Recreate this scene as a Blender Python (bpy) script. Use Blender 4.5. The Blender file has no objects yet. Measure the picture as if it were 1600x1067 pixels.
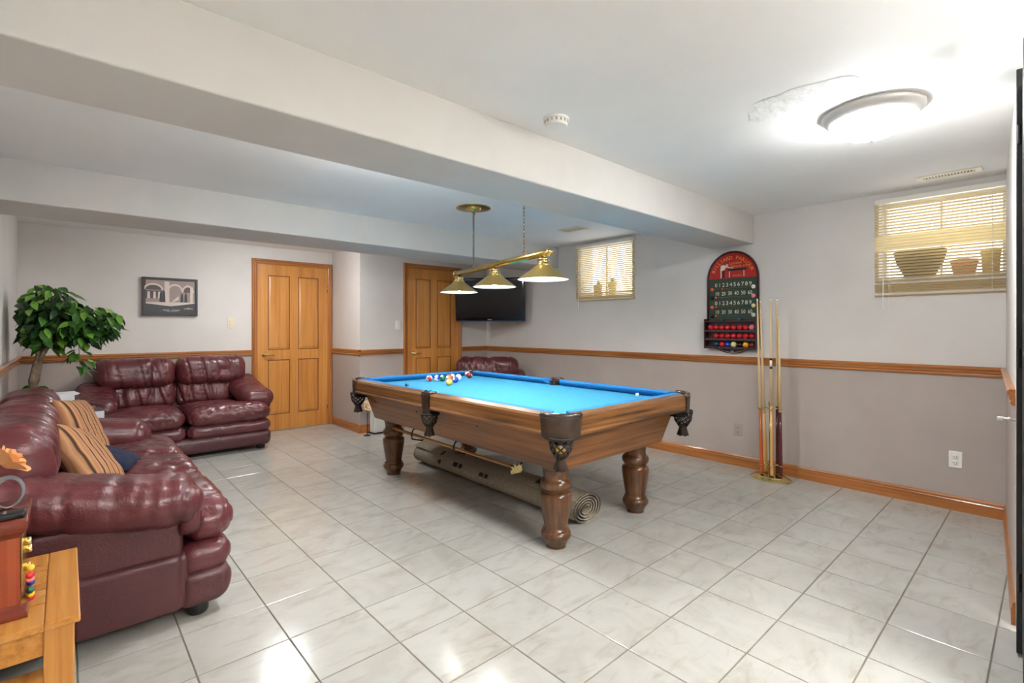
import bpy, bmesh, math, random
from mathutils import Vector, Matrix, noise
random.seed(7)
PI = math.pi
SC = bpy.context.scene
COL = SC.collection

# ---------------------------------------------------------------- camera
YAW = 0.7365
cam_d = bpy.data.cameras.new('camera')
cam = bpy.data.objects.new('camera', cam_d)
COL.objects.link(cam)
cam.location = (0, 0, 1.25)
cam.rotation_euler = (PI / 2, 0, -YAW)
cam_d.sensor_width = 36.0
cam_d.lens = 768.0 / 1600 * 36
cam_d.shift_y = -21.2 / 1600
cam_d.clip_start = 0.02
SC.camera = cam

# ---------------------------------------------------------------- world, exposure
W = bpy.data.worlds.new('daylight')
SC.world = W
W.use_nodes = True
W.node_tree.nodes['Background'].inputs[0].default_value = (0.90, 0.95, 1.0, 1)
W.node_tree.nodes['Background'].inputs[1].default_value = 1.2
SC.view_settings.view_transform = 'Standard'
SC.view_settings.look = 'None'
SC.view_settings.exposure = 1.72
SC.view_settings.gamma = 1.0
SC.view_settings.use_curve_mapping = False
DOME_L = 42.0          # ceiling lamps (emission of the glass domes)
FILL_L = 610.0       # added fill uplighter, unseen behind the camera
BULB_L = 112.0         # pendant bulbs

# ---------------------------------------------------------------- room numbers
XL, XR = -0.33, 4.52          # left and right walls
YB1, YB2, XRET = 6.35, 5.53, 2.58   # back wall with the left door, back wall with the right door, return
YF, YN = 0.15, -1.6           # short front wall, wall behind the camera
ZC, ZC2 = 2.25, 2.22
TILE, TX0, TY0 = 0.318, 0.665, 2.385


# ================================================================ materials
def srgb(r, g, b):
    f = lambda c: (c / 12.92 if c <= .04045 else ((c + .055) / 1.055) ** 2.4)
    return (f(r / 255), f(g / 255), f(b / 255), 1)


MATS = {}


def base_mat(name, col, rough=.5, metal=0.0, spec=.5, coat=0.0, emit=None, estr=0, trans=0, ior=1.45, sheen=0):
    m = bpy.data.materials.new(name)
    m.use_nodes = True
    b = m.node_tree.nodes['Principled BSDF']
    b.inputs['Base Color'].default_value = col
    b.inputs['Roughness'].default_value = rough
    b.inputs['Metallic'].default_value = metal
    b.inputs['Specular IOR Level'].default_value = spec
    b.inputs['Coat Weight'].default_value = coat
    b.inputs['Coat Roughness'].default_value = .12
    b.inputs['Transmission Weight'].default_value = trans
    b.inputs['IOR'].default_value = ior
    b.inputs['Sheen Weight'].default_value = sheen
    if emit:
        b.inputs['Emission Color'].default_value = emit
        b.inputs['Emission Strength'].default_value = estr
    MATS[name] = m
    return m


def nodes_of(m):
    nt = m.node_tree
    return nt, nt.nodes['Principled BSDF']


def tex_coords(nt, scale=(1, 1, 1), coord='Object', rand=False):
    tc = nt.nodes.new('ShaderNodeTexCoord')
    mp = nt.nodes.new('ShaderNodeMapping')
    mp.inputs['Scale'].default_value = scale
    nt.links.new(tc.outputs[coord], mp.inputs['Vector'])
    if rand:
        oi = nt.nodes.new('ShaderNodeObjectInfo')
        mu = nt.nodes.new('ShaderNodeVectorMath')
        mu.operation = 'SCALE'
        mu.inputs[0].default_value = (37, 53, 71)
        nt.links.new(oi.outputs['Random'], mu.inputs['Scale'])
        nt.links.new(mu.outputs[0], mp.inputs['Location'])
    return mp.outputs[0]


def ramp(nt, fac, stops):
    r = nt.nodes.new('ShaderNodeValToRGB')
    el = r.color_ramp.elements
    while len(el) < len(stops):
        el.new(.5)
    for e, (p, c) in zip(el, stops):
        e.position = p
        e.color = c
    nt.links.new(fac, r.inputs[0])
    return r.outputs[0]


def noise_tex(nt, vec, scale, detail=4, rough=.55, dist=0):
    n = nt.nodes.new('ShaderNodeTexNoise')
    n.inputs['Scale'].default_value = scale
    n.inputs['Detail'].default_value = detail
    n.inputs['Roughness'].default_value = rough
    n.inputs['Distortion'].default_value = dist
    nt.links.new(vec, n.inputs['Vector'])
    return n.outputs['Fac']


def bump(nt, bsdf, h, strength=.2, dist=.01):
    b = nt.nodes.new('ShaderNodeBump')
    b.inputs['Strength'].default_value = strength
    b.inputs['Distance'].default_value = dist
    nt.links.new(h, b.inputs['Height'])
    nt.links.new(b.outputs[0], bsdf.inputs['Normal'])


def noisy(name, c1, c2, scale=8, rough=.5, bstr=0, bscale=None, bdist=.004, coord='Object', stretch=(1, 1, 1), rand=False,
          lo=.35, hi=.65, **kw):
    m = base_mat(name, c1, rough, **kw)
    nt, b = nodes_of(m)
    v = tex_coords(nt, stretch, coord, rand)
    f = noise_tex(nt, v, scale)
    nt.links.new(ramp(nt, f, [(lo, c1), (hi, c2)]), b.inputs['Base Color'])
    if bstr:
        h = noise_tex(nt, v, bscale or scale * 4, 5)
        bump(nt, b, h, bstr, bdist)
    return m


def wood(name, dark, mid, light, axis='Z', rough=.35, coat=.25, grain=1.0, rings=1.0):
    """grain runs along the axis"""
    m = base_mat(name, mid, rough, coat=coat)
    nt, b = nodes_of(m)
    s = [14 * grain, 14 * grain, 14 * grain]
    s['XYZ'.index(axis)] = .9 * grain
    v = tex_coords(nt, s, 'Object', True)
    f1 = noise_tex(nt, v, 1.2 * rings, 5, .6, .6)
    s2 = [90 * grain, 90 * grain, 90 * grain]
    s2['XYZ'.index(axis)] = 2.5 * grain
    v2 = tex_coords(nt, s2, 'Object', True)
    f2 = noise_tex(nt, v2, 1.0, 3, .6)
    mx = nt.nodes.new('ShaderNodeMath')
    mx.operation = 'MULTIPLY_ADD'
    mx.inputs[1].default_value = .45
    nt.links.new(f2, mx.inputs[0])
    mu = nt.nodes.new('ShaderNodeMath')
    mu.operation = 'MULTIPLY'
    mu.inputs[1].default_value = .55
    nt.links.new(f1, mu.inputs[0])
    nt.links.new(mu.outputs[0], mx.inputs[2])
    nt.links.new(ramp(nt, mx.outputs[0], [(.36, dark), (.5, mid), (.63, light)]), b.inputs['Base Color'])
    bump(nt, b, f2, .08, .002)
    return m


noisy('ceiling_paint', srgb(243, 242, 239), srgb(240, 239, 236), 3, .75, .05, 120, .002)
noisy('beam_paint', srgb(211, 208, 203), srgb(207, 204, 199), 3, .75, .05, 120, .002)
noisy('wall_upper', srgb(217, 211, 205), srgb(212, 206, 200), 2.5, .7, .12, 160, .002)
noisy('wall_lower', srgb(180, 168, 160), srgb(174, 162, 154), 2.5, .7, .12, 160, .002)
noisy('grout', srgb(132, 124, 108), srgb(114, 106, 92), 6, .8)
wood('door_wood', srgb(182, 114, 48), srgb(200, 134, 62), srgb(208, 146, 74), 'Z', .32, .35, .6)
wood('casing_wood', srgb(140, 82, 34), srgb(172, 106, 48), srgb(186, 120, 60), 'Z', .32, .35, .7)
wood('trim_wood_x', srgb(140, 82, 34), srgb(170, 106, 52), srgb(184, 120, 64), 'X', .3, .35, .7)
wood('trim_wood_y', srgb(140, 82, 34), srgb(170, 106, 52), srgb(184, 120, 64), 'Y', .3, .35, .7)
wood('table_wood_y', srgb(60, 36, 18), srgb(126, 83, 43), srgb(154, 108, 61), 'Y', .33, .3, .55, 1.4)
wood('table_wood_x', srgb(60, 36, 18), srgb(126, 83, 43), srgb(154, 108, 61), 'X', .33, .3, .55, 1.4)
wood('skirt_wood_y', srgb(100, 60, 28), srgb(140, 90, 46), srgb(156, 104, 58), 'Y', .36, .2, .5, .9)
wood('skirt_wood_x', srgb(100, 60, 28), srgb(140, 90, 46), srgb(156, 104, 58), 'X', .36, .2, .5, .9)
wood('leg_wood', srgb(46, 27, 14), srgb(92, 57, 30), srgb(118, 76, 42), 'Z', .28, .4, .5, 1.0)
wood('oak', srgb(150, 92, 34), srgb(190, 128, 56), srgb(204, 146, 74), 'Y', .36, .25, .6, 1.2)
wood('oak_leg', srgb(140, 86, 32), srgb(186, 126, 58), srgb(200, 142, 72), 'Z', .4, .2, .6, 1.2)
wood('cherry', srgb(112, 42, 18), srgb(148, 62, 28), srgb(168, 80, 40), 'Z', .22, .5, .5, .8)
wood('cherry_dark', srgb(70, 22, 14), srgb(104, 36, 22), srgb(124, 48, 30), 'X', .22, .5, .5, .8)
wood('maple', srgb(214, 178, 128), srgb(228, 198, 150), srgb(236, 208, 164), 'Z', .3, .3, .7)
wood('cue_butt_orange', srgb(150, 62, 22), srgb(178, 80, 32), srgb(190, 96, 44), 'Z', .2, .5, .6)
wood('cue_butt_dark', srgb(56, 14, 16), srgb(86, 24, 26), srgb(104, 34, 34), 'Z', .2, .5, .6)
wood('cue_butt_gold', srgb(176, 126, 62), srgb(206, 160, 92), srgb(220, 178, 112), 'Z', .2, .5, .6)
wood('bridge_wood', srgb(150, 96, 44), srgb(186, 130, 68), srgb(200, 148, 84), 'Y', .3, .3, .6)
wood('board_frame_wood', srgb(36, 18, 16), srgb(56, 30, 28), srgb(70, 40, 36), 'Z', .35, .25, .7)

# marble tile
m = base_mat('marble_tile', srgb(214, 209, 202), .13, spec=.5)
nt, b = nodes_of(m)
v = tex_coords(nt, (1, 1, 1), 'Object', True)
w1 = noise_tex(nt, v, 2.2, 6, .62, 1.6)
w2 = noise_tex(nt, tex_coords(nt, (3.2, 9, 3), 'Object', True), 1.6, 5, .6, .9)
mix = nt.nodes.new('ShaderNodeMix'); mix.data_type = 'RGBA'; mix.blend_type = 'MULTIPLY'; mix.inputs[0].default_value = 1
nt.links.new(ramp(nt, w1, [(.38, srgb(173, 170, 163)), (.55, srgb(181, 179, 173)), (.75, srgb(184, 182, 177))]), mix.inputs[6])
nt.links.new(ramp(nt, w2, [(.28, srgb(236, 231, 225)), (.46, srgb(252, 252, 250)), (.8, (1, 1, 1, 1))]), mix.inputs[7])
nt.links.new(mix.outputs[2], b.inputs['Base Color'])
rr = ramp(nt, w1, [(.3, (.2, .2, .2, 1)), (.7, (.12, .12, .12, 1))])
nt.links.new(rr, b.inputs['Roughness'])
bump(nt, b, noise_tex(nt, v, 5, 3), .03, .004)

# leather with fine grain and soft creases in the normal
def leather(name, c1, c2, rough=.3):
    m = base_mat(name, c1, rough, spec=.55, coat=.15)
    nt, b = nodes_of(m)
    v = tex_coords(nt)
    nt.links.new(ramp(nt, noise_tex(nt, v, 5, 4), [(.35, c1), (.65, c2)]), b.inputs['Base Color'])
    n1 = noise_tex(nt, v, 24, 6, .6, 1.0)
    vo = nt.nodes.new('ShaderNodeTexVoronoi'); vo.inputs['Scale'].default_value = 160
    nt.links.new(v, vo.inputs['Vector'])
    ad = nt.nodes.new('ShaderNodeMath'); ad.operation = 'MULTIPLY_ADD'; ad.inputs[1].default_value = .12
    nt.links.new(vo.outputs['Distance'], ad.inputs[0]); nt.links.new(n1, ad.inputs[2])
    bump(nt, b, ad.outputs[0], .28, .012)
    return m


leather('burgundy_leather', srgb(84, 36, 40), srgb(102, 48, 50))
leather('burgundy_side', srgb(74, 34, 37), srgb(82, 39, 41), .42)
base_mat('seam_thread', srgb(70, 26, 30), .5)
base_mat('black_plastic', srgb(22, 22, 23), .4)
base_mat('black_paint', srgb(42, 42, 44), .45)
base_mat('black_gloss', srgb(10, 11, 13), .12, spec=.6)
base_mat('tv_screen', srgb(13, 14, 17), .22, spec=.5)
base_mat('tv_strip', srgb(60, 78, 104), .3, metal=.4)
base_mat('white_plastic', srgb(236, 234, 228), .35)
base_mat('cream_plastic', srgb(226, 214, 186), .4)
base_mat('grey_plastic', srgb(168, 158, 150), .45)
base_mat('slot_dark', srgb(60, 54, 50), .6)
base_mat('brass', srgb(206, 176, 104), .22, metal=1)
base_mat('brass_bright', srgb(232, 212, 150), .12, metal=1)
base_mat('shade_brass', srgb(190, 164, 98), .34, metal=.85)
base_mat('chain_metal', srgb(120, 108, 88), .35, metal=.9)
base_mat('shade_white', srgb(250, 248, 242), .5)
base_mat('steel', srgb(190, 188, 184), .3, metal=1)
base_mat('nickel', srgb(196, 192, 188), .4, metal=.25)
base_mat('lamp_glass', srgb(250, 249, 245), .4, emit=(.95, .98, 1, 1), estr=DOME_L * .75)
base_mat('lamp_glass_dim', srgb(250, 249, 245), .4, emit=(.95, .98, 1, 1), estr=DOME_L * .68)
base_mat('fill_dome_glass', srgb(250, 249, 245), .4, emit=(.95, .98, 1, 1), estr=DOME_L * .8)
base_mat('fill_lamp_glass', srgb(250, 249, 245), .4, emit=(.95, .98, 1, 1), estr=FILL_L)
base_mat('bulb', srgb(255, 250, 240), .4, emit=(1, .98, .95, 1), estr=BULB_L)
noisy('cloth_blue', srgb(52, 142, 180), srgb(46, 135, 175), 30, .85, .05, 400, .001)
noisy('cushion_blue', srgb(34, 122, 186), srgb(30, 116, 180), 30, .85)
noisy('pocket_leather', srgb(48, 36, 30), srgb(74, 56, 44), 16, .33, .1, 90, .003)
base_mat('pocket_iron', srgb(58, 46, 40), .2, coat=.5)
base_mat('pocket_hole', srgb(12, 12, 13), .8)
base_mat('net_string', srgb(44, 36, 30), .5)
noisy('rug_back', srgb(166, 154, 134), srgb(144, 133, 115), 60, .9, .4, 300, .003)
base_mat('rug_dark', srgb(48, 44, 40), .9)
base_mat('rug_pile', srgb(92, 84, 72), .95)
base_mat('underside', srgb(44, 32, 24), .7)
noisy('leaf_a', srgb(54, 96, 36), srgb(74, 122, 46), 20, .32)
noisy('leaf_b', srgb(100, 150, 52), srgb(130, 178, 72), 20, .32)
noisy('leaf_c', srgb(28, 56, 28), srgb(40, 74, 34), 20, .32)
noisy('bark', srgb(98, 82, 62), srgb(146, 128, 104), 18, .8, .5, 40, .01)
base_mat('pot_dark', srgb(70, 52, 40), .5)
base_mat('soil', srgb(48, 36, 28), .95)
base_mat('navy_fabric', srgb(20, 28, 54), .9)
base_mat('paper_white', srgb(232, 232, 236), .6)
base_mat('book_blue', srgb(34, 46, 66), .35)
base_mat('petal_orange', srgb(236, 172, 110), .6)
base_mat('petal_cream', srgb(240, 214, 176), .6)
base_mat('petal_red', srgb(190, 50, 60), .6)
base_mat('stem_green', srgb(60, 104, 44), .5)
base_mat('terracotta', srgb(206, 142, 106), .7)
base_mat('planter_dark', srgb(122, 104, 72), .7)
base_mat('planter_tan', srgb(204, 178, 112), .7)
base_mat('window_wood', srgb(222, 202, 130), .6)
base_mat('blind_slat', srgb(244, 234, 208), .45)
_nt, _b = nodes_of(MATS['blind_slat'])
_tr = _nt.nodes.new('ShaderNodeBsdfTranslucent'); _tr.inputs[0].default_value = srgb(244, 230, 190)
_mx = _nt.nodes.new('ShaderNodeMixShader'); _mx.inputs[0].default_value = .55
_nt.links.new(_b.outputs[0], _mx.inputs[1]); _nt.links.new(_tr.outputs[0], _mx.inputs[2])
_nt.links.new(_mx.outputs[0], _nt.nodes['Material Output'].inputs['Surface'])
base_mat('blind_rail', srgb(232, 226, 214), .4)
base_mat('frame_white', srgb(236, 234, 228), .5)
base_mat('glass', (1, 1, 1, 1), .02, trans=1, ior=1.02)
base_mat('board_green', srgb(44, 60, 44), .45)
base_mat('board_red', srgb(176, 26, 22), .4)
base_mat('board_orange', srgb(236, 150, 70), .4)
base_mat('board_cream', srgb(228, 220, 196), .45)
base_mat('board_black', srgb(24, 20, 20), .45)
base_mat('print_black', srgb(46, 44, 46), .4)
base_mat('print_mid', srgb(150, 132, 124), .5)
base_mat('print_light', srgb(206, 190, 182), .5)
base_mat('print_dark', srgb(84, 72, 68), .5)
base_mat('print_text', srgb(180, 176, 172), .5)
base_mat('rubber', srgb(20, 20, 20), .7)
base_mat('chalk_teal', srgb(24, 92, 112), .8)
base_mat('grey_cable', srgb(120, 120, 124), .4)
for n_, c_ in dict(ball_red=(200, 34, 44), ball_pink=(232, 130, 140), ball_blue=(28, 62, 168), ball_yellow=(240, 200, 60),
                   ball_green=(30, 110, 78), ball_orange=(232, 112, 70), ball_white=(244, 240, 230), ball_black=(20, 20, 24),
                   ball_maroon=(120, 30, 44), ball_teal=(22, 70, 84), ball_cream=(234, 226, 160), ball_gold=(238, 164, 30),
                   ball_brown=(110, 40, 36)).items():
    base_mat(n_, srgb(*c_), .1, coat=.4)

# striped cushion fabric
m = base_mat('striped_fabric', srgb(186, 130, 80), .9)
nt, b = nodes_of(m)
v = tex_coords(nt)
wv = nt.nodes.new('ShaderNodeTexWave'); wv.inputs['Scale'].default_value = 5.6; wv.inputs['Distortion'].default_value = .9
wv.inputs['Detail'].default_value = 2; wv.bands_direction = 'X'
nt.links.new(v, wv.inputs['Vector'])
nt.links.new(ramp(nt, wv.outputs['Fac'], [(.05, srgb(70, 46, 34)), (.16, srgb(158, 110, 74)), (.5, srgb(188, 144, 102)), (.8, srgb(168, 116, 80))]), b.inputs['Base Color'])
bump(nt, b, wv.outputs['Fac'], .5, .008)


# ================================================================ mesh helpers
def M(n):
    return MATS[n]


def obj(name, vf, mat, parent=None, smooth=False, loc=None, rot=None, auto=None):
    me = bpy.data.meshes.new(name)
    me.from_pydata([tuple(p) for p in vf[0]], [], vf[1])
    mats = mat if isinstance(mat, (list, tuple)) else [mat]
    for q in mats:
        me.materials.append(M(q))
    if len(vf) > 2:
        for p, mi in zip(me.polygons, vf[2]):
            p.material_index = mi
    me.validate()
    if smooth:
        for p in me.polygons:
            p.use_smooth = True
    me.update()
    if auto:
        bm = bmesh.new(); bm.from_mesh(me)
        for e in bm.edges:
            if len(e.link_faces) == 2 and e.calc_face_angle(0) > auto:
                e.smooth = False
        for f in bm.faces:
            f.smooth = True
        bm.to_mesh(me); bm.free()
    o = bpy.data.objects.new(name, me)
    COL.objects.link(o)
    if parent:
        o.parent = parent
    if loc:
        o.location = loc
    if rot:
        o.rotation_euler = rot
    return o


def fixn(o):
    bm = bmesh.new(); bm.from_mesh(o.data)
    bmesh.ops.recalc_face_normals(bm, faces=bm.faces)
    bm.to_mesh(o.data); bm.free()
    return o


def inst(o, parent=None, loc=None, rot=None, name=None, mat=None):
    c = o.copy()
    if mat:
        c.data = o.data.copy(); c.data.materials.clear(); c.data.materials.append(M(mat))
    if name:
        c.name = name
    COL.objects.link(c)
    c.parent = parent
    if loc is not None:
        c.location = loc
    if rot is not None:
        c.rotation_euler = rot
    return c


def copy_tree(o, parent=None):
    c = o.copy(); COL.objects.link(c); c.parent = parent
    for ch in list(o.children):
        copy_tree(ch, c)
    return c


def tag(o, label, cat, group=None, kind=None):
    o['label'] = label
    o['category'] = cat
    if group:
        o['group'] = group
    if kind:
        o['kind'] = kind
    return o


def thing(name, label, cat, loc=(0, 0, 0), rz=0, group=None, kind=None):
    o = bpy.data.objects.new(name, None)
    o.empty_display_size = .1
    COL.objects.link(o)
    o.location = loc
    o.rotation_euler = (0, 0, rz)
    return tag(o, label, cat, group, kind)


def join(*parts):
    V, F, I = [], [], []
    for p in parts:
        n = len(V)
        V += list(p[0]); F += [tuple(i + n for i in f) for f in p[1]]
        I += list(p[2]) if len(p) > 2 else [0] * len(p[1])
    return V, F, I


def mi(vf, k):
    return vf[0], vf[1], [k] * len(vf[1])


def xf(vf, mat4):
    return ([mat4 @ Vector(p) for p in vf[0]],) + tuple(vf[1:])


def mv(vf, x=0, y=0, z=0):
    return ([(p[0] + x, p[1] + y, p[2] + z) for p in vf[0]],) + tuple(vf[1:])


def rotm(vf, axis, a):
    return xf(vf, Matrix.Rotation(a, 4, axis))


def box(x0, x1, y0, y1, z0, z1):
    V = [(x, y, z) for z in (z0, z1) for y in (y0, y1) for x in (x0, x1)]
    return V, [(0, 2, 3, 1), (4, 5, 7, 6), (0, 1, 5, 4), (2, 6, 7, 3), (0, 4, 6, 2), (1, 3, 7, 5)]


def rbox(hx, hy, hz, r=.01, k=2, n=(1, 1, 1), fn=None):
    """rounded box, half sizes"""
    h = (hx, hy, hz)
    r = min(r, hx, hy, hz)
    arrs = []
    for a in range(3):
        inn = h[a] - r
        arc = [inn + r * math.tan(i / k * PI / 4) for i in range(k + 1)]
        cs = [-c for c in reversed(arc)]
        for i in range(1, n[a]):
            cs.append(-inn + 2 * inn * i / n[a])
        cs += arc if inn > 1e-9 else arc[1:]
        arrs.append(cs)
    idx, V, F = {}, [], []

    def vid(p):
        key = (round(p[0], 6), round(p[1], 6), round(p[2], 6))
        if key not in idx:
            q = [max(-(h[a] - r), min(h[a] - r, p[a])) for a in range(3)]
            d = Vector([p[a] - q[a] for a in range(3)])
            if d.length > 1e-9:
                d = d.normalized() * r
            idx[key] = len(V)
            V.append((q[0] + d.x, q[1] + d.y, q[2] + d.z))
        return idx[key]
    for a in range(3):
        u, w = (a + 1) % 3, (a + 2) % 3
        for s in (-1, 1):
            for i in range(len(arrs[u]) - 1):
                for j in range(len(arrs[w]) - 1):
                    q = []
                    for (ii, jj) in ((i, j), (i + 1, j), (i + 1, j + 1), (i, j + 1)):
                        p = [0, 0, 0]
                        p[a] = s * h[a]; p[u] = arrs[u][ii]; p[w] = arrs[w][jj]
                        q.append(vid(p))
                    if len(set(q)) < 3:
                        continue
                    F.append(tuple(q if s > 0 else q[::-1]))
    if fn:
        V = [fn(*p) for p in V]
    return V, F


def cbox(x0, x1, y0, y1, z0, z1, r=.004, k=1):
    return mv(rbox((x1 - x0) / 2, (y1 - y0) / 2, (z1 - z0) / 2, r, k), (x0 + x1) / 2, (y0 + y1) / 2, (z0 + z1) / 2)


def lathe(prof, seg=24, cap=True):
    V, F = [], []
    for r, z in prof:
        for i in range(seg):
            a = 2 * PI * i / seg
            V.append((r * math.cos(a), r * math.sin(a), z))
    for j in range(len(prof) - 1):
        for i in range(seg):
            k = (i + 1) % seg
            F.append((j * seg + i, j * seg + k, (j + 1) * seg + k, (j + 1) * seg + i))
    if cap:
        F.append(tuple(range(seg))[::-1])
        F.append(tuple(range((len(prof) - 1) * seg, len(prof) * seg)))
    return V, F


def tube(pts, r, seg=8, closed=False, cap=True):
    pts = [Vector(p) for p in pts]
    n = len(pts)
    rs = r if isinstance(r, (list, tuple)) else [r] * n
    V, F = [], []
    prev = None
    for i, p in enumerate(pts):
        if closed:
            t = pts[(i + 1) % n] - pts[i - 1]
        else:
            t = pts[min(i + 1, n - 1)] - pts[max(i - 1, 0)]
        t.normalize()
        if prev is None:
            a = Vector((0, 0, 1)) if abs(t.z) < .9 else Vector((1, 0, 0))
            nrm = t.cross(a).normalized()
        else:
            nrm = (prev - t * prev.dot(t)).normalized()
        prev = nrm
        bi = t.cross(nrm)
        for k in range(seg):
            a = 2 * PI * k / seg
            V.append(p + (nrm * math.cos(a) + bi * math.sin(a)) * rs[i])
    m_ = n if closed else n - 1
    for i in range(m_):
        j = (i + 1) % n
        for k in range(seg):
            l = (k + 1) % seg
            F.append((i * seg + k, i * seg + l, j * seg + l, j * seg + k))
    if cap and not closed:
        F.append(tuple(range(seg))[::-1])
        F.append(tuple(range((n - 1) * seg, n * seg)))
    return V, F


def prism(out, z0, z1):
    n = len(out)
    V = [(x, y, z0) for x, y in out] + [(x, y, z1) for x, y in out]
    F = [tuple(range(n))[::-1], tuple(range(n, 2 * n))]
    for i in range(n):
        j = (i + 1) % n
        F.append((i, j, n + j, n + i))
    return V, F


def prism_xz(out, y0, y1):
    """outline in x,z extruded in y, front at y0"""
    v = prism(out, -y1, -y0)
    return [(p[0], -p[2], p[1]) for p in v[0]], v[1]


def sphere(r, seg=20, rings=12):
    return lathe([(max(1e-4, r * math.sin(PI * i / rings)), -r * math.cos(PI * i / rings)) for i in range(rings + 1)], seg, False)


def sweep(prof, p0, p1, out):
    """profile [(out,z)] swept from p0 to p1 (x,y); out = outward unit vector in xy"""
    n = len(prof)
    V = []
    for p in (p0, p1):
        for o, z in prof:
            V.append((p[0] + out[0] * o, p[1] + out[1] * o, z))
    F = [tuple(range(n)), tuple(range(n, 2 * n))[::-1]]
    for i in range(n):
        j = (i + 1) % n
        F.append((i, n + i, n + j, j))
    return V, F


def text_vf(s, size, align='CENTER', depth=0.0):
    cu = bpy.data.curves.new('t', 'FONT')
    cu.body = s
    cu.size = size
    cu.align_x = align
    cu.resolution_u = 2
    cu.extrude = depth
    o = bpy.data.objects.new('t', cu)
    COL.objects.link(o)
    dg = bpy.context.evaluated_depsgraph_get()
    me = bpy.data.meshes.new_from_object(o.evaluated_get(dg))
    V = [tuple(v.co) for v in me.vertices]
    F = [tuple(p.vertices) for p in me.polygons]
    bpy.data.objects.remove(o); bpy.data.curves.remove(cu); bpy.data.meshes.remove(me)
    return [(p[0], -p[2], p[1]) for p in V], F        # stands in x,z and faces -y


def displace(o, fn):
    me = o.data
    me.update()
    ns = [v.normal.copy() for v in me.vertices]
    for v, n in zip(me.vertices, ns):
        v.co = v.co + n * fn(v.co, n)
    me.update()
    return o


# ================================================================ setting
def floor_xy(xa, xb, ya, yb):
    return box(xa, xb, ya, yb, -.06, -.003)


fl = obj('floor', join(box(XL - .1, XR + .1, YN - .1, YB1 + .1, -.06, -.003)), 'grout')
tag(fl, 'floor of glossy off-white marble-look tiles with dark grout', 'floor', kind='structure')


def proj(x, y, z):
    dx, dy, dz = x, y, z - 1.25
    d = dx * math.sin(YAW) + dy * math.cos(YAW)
    if d < .15:
        return None
    return 800 + 768 * (dx * math.cos(YAW) - dy * math.sin(YAW)) / d, 512.3 - 768 * dz / d, d


def tile_mesh(a, b, c, d):
    g, ch = .0025, .002
    x0, x1, y0, y1 = a + g, b - g, c + g, d - g
    V = [(x0, y0, -.003), (x1, y0, -.003), (x1, y1, -.003), (x0, y1, -.003),
         (x0, y0, -ch * .6), (x1, y0, -ch * .6), (x1, y1, -ch * .6), (x0, y1, -ch * .6),
         (x0 + ch, y0 + ch, 0), (x1 - ch, y0 + ch, 0), (x1 - ch, y1 - ch, 0), (x0 + ch, y1 - ch, 0)]
    F = [(8, 9, 10, 11)]
    for k in range(4):
        l = (k + 1) % 4
        F += [(k, l, 4 + l, 4 + k), (4 + k, 4 + l, 8 + l, 8 + k)]
    return V, F


full = None
cells = []
for i in range(-5, 14):
    for j in range(-14, 14):
        a, b_ = TX0 + i * TILE, TX0 + (i + 1) * TILE
        c, d_ = TY0 + j * TILE, TY0 + (j + 1) * TILE
        yb = YB2 if a + .05 >= XRET else YB1
        a2, b2, c2, d2 = max(a, XL), min(b_, XR), max(c, YN), min(d_, YB1)
        if b2 - a2 < .02 or d2 - c2 < .02 or c2 > yb:
            continue
        pc = proj((a2 + b2) / 2, (c2 + d2) / 2, 0)
        vis = 0
        if pc and -60 < pc[0] < 1660 and pc[1] < 1120:
            vis = (b2 - a2) * (d2 - c2) / pc[2] ** 3
        cells.append((vis, a2, b2, c2, d2))
cells.sort(key=lambda q: -q[0])
rest = []
for k, (vis, a, b_, c, d_) in enumerate(cells):
    if vis > 0 and k < 298:
        if abs(b_ - a - TILE) < 1e-4 and abs(d_ - c - TILE) < 1e-4:
            cx, cy = (a + b_) / 2, (c + d_) / 2
            if full is None:
                full = obj('tile', tile_mesh(-TILE / 2, TILE / 2, -TILE / 2, TILE / 2), 'marble_tile', fl, loc=(cx, cy, 0))
            else:
                inst(full, fl, (cx, cy, 0))
        else:
            cx, cy = (a + b_) / 2, (c + d_) / 2
            obj('tile', tile_mesh(a - cx, b_ - cx, c - cy, d_ - cy), 'marble_tile', fl, loc=(cx, cy, 0))
    else:
        rest.append(tile_mesh(a, b_, c, d_))
if rest:
    o = obj('tile_field', join(*rest), 'marble_tile', fl)
    o['kind'] = 'stuff'

ZR = .96        # upper / lower wall split, under the chair rail


def wall(name, vf_up, vf_lo, label):
    o = obj(name, join(mi(vf_up, 0), mi(vf_lo, 1)), ['wall_upper', 'wall_lower'])
    return tag(o, label, 'wall', kind='structure')


T = .12
wall('wall_left', box(XL - T, XL, YN - T, YB1 + T, ZR, 2.4), box(XL - T, XL, YN - T, YB1 + T, -.06, ZR), 'beige left wall behind the ficus and near sofa')
wall('wall_back', box(XL, XRET + .02, YB1, YB1 + T, ZR, 2.4), box(XL, XRET + .02, YB1, YB1 + T, -.06, ZR), 'beige back wall with the framed print and lighter door')
wall('wall_return', box(XRET, XRET + T, YB2 + T, YB1 + T, ZR, 2.4), box(XRET, XRET + T, YB2 + T, YB1 + T, -.06, ZR), 'short side wall between the two wooden doors')
wall('wall_back_alcove', box(XRET, XR + .3, YB2, YB2 + T, ZR, 2.4), box(XRET, XR + .3, YB2, YB2 + T, -.06, ZR), 'beige wall around the darker door beside the television')
FW = [(2.93, .107), (2.93, .107 - T), (XR + .3, .03), (XR + .3, .2295), (XR, .21)]
wall('wall_front', prism(FW, ZR, 2.4), prism(FW, -.06, ZR), 'short beige wall next to the large window')
wall('wall_side', box(2.93, 2.93 + T, YN, YF - T, ZR, 2.4), box(2.93, 2.93 + T, YN, YF - T, -.06, ZR), 'beige side wall out of view beside the camera')
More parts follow.
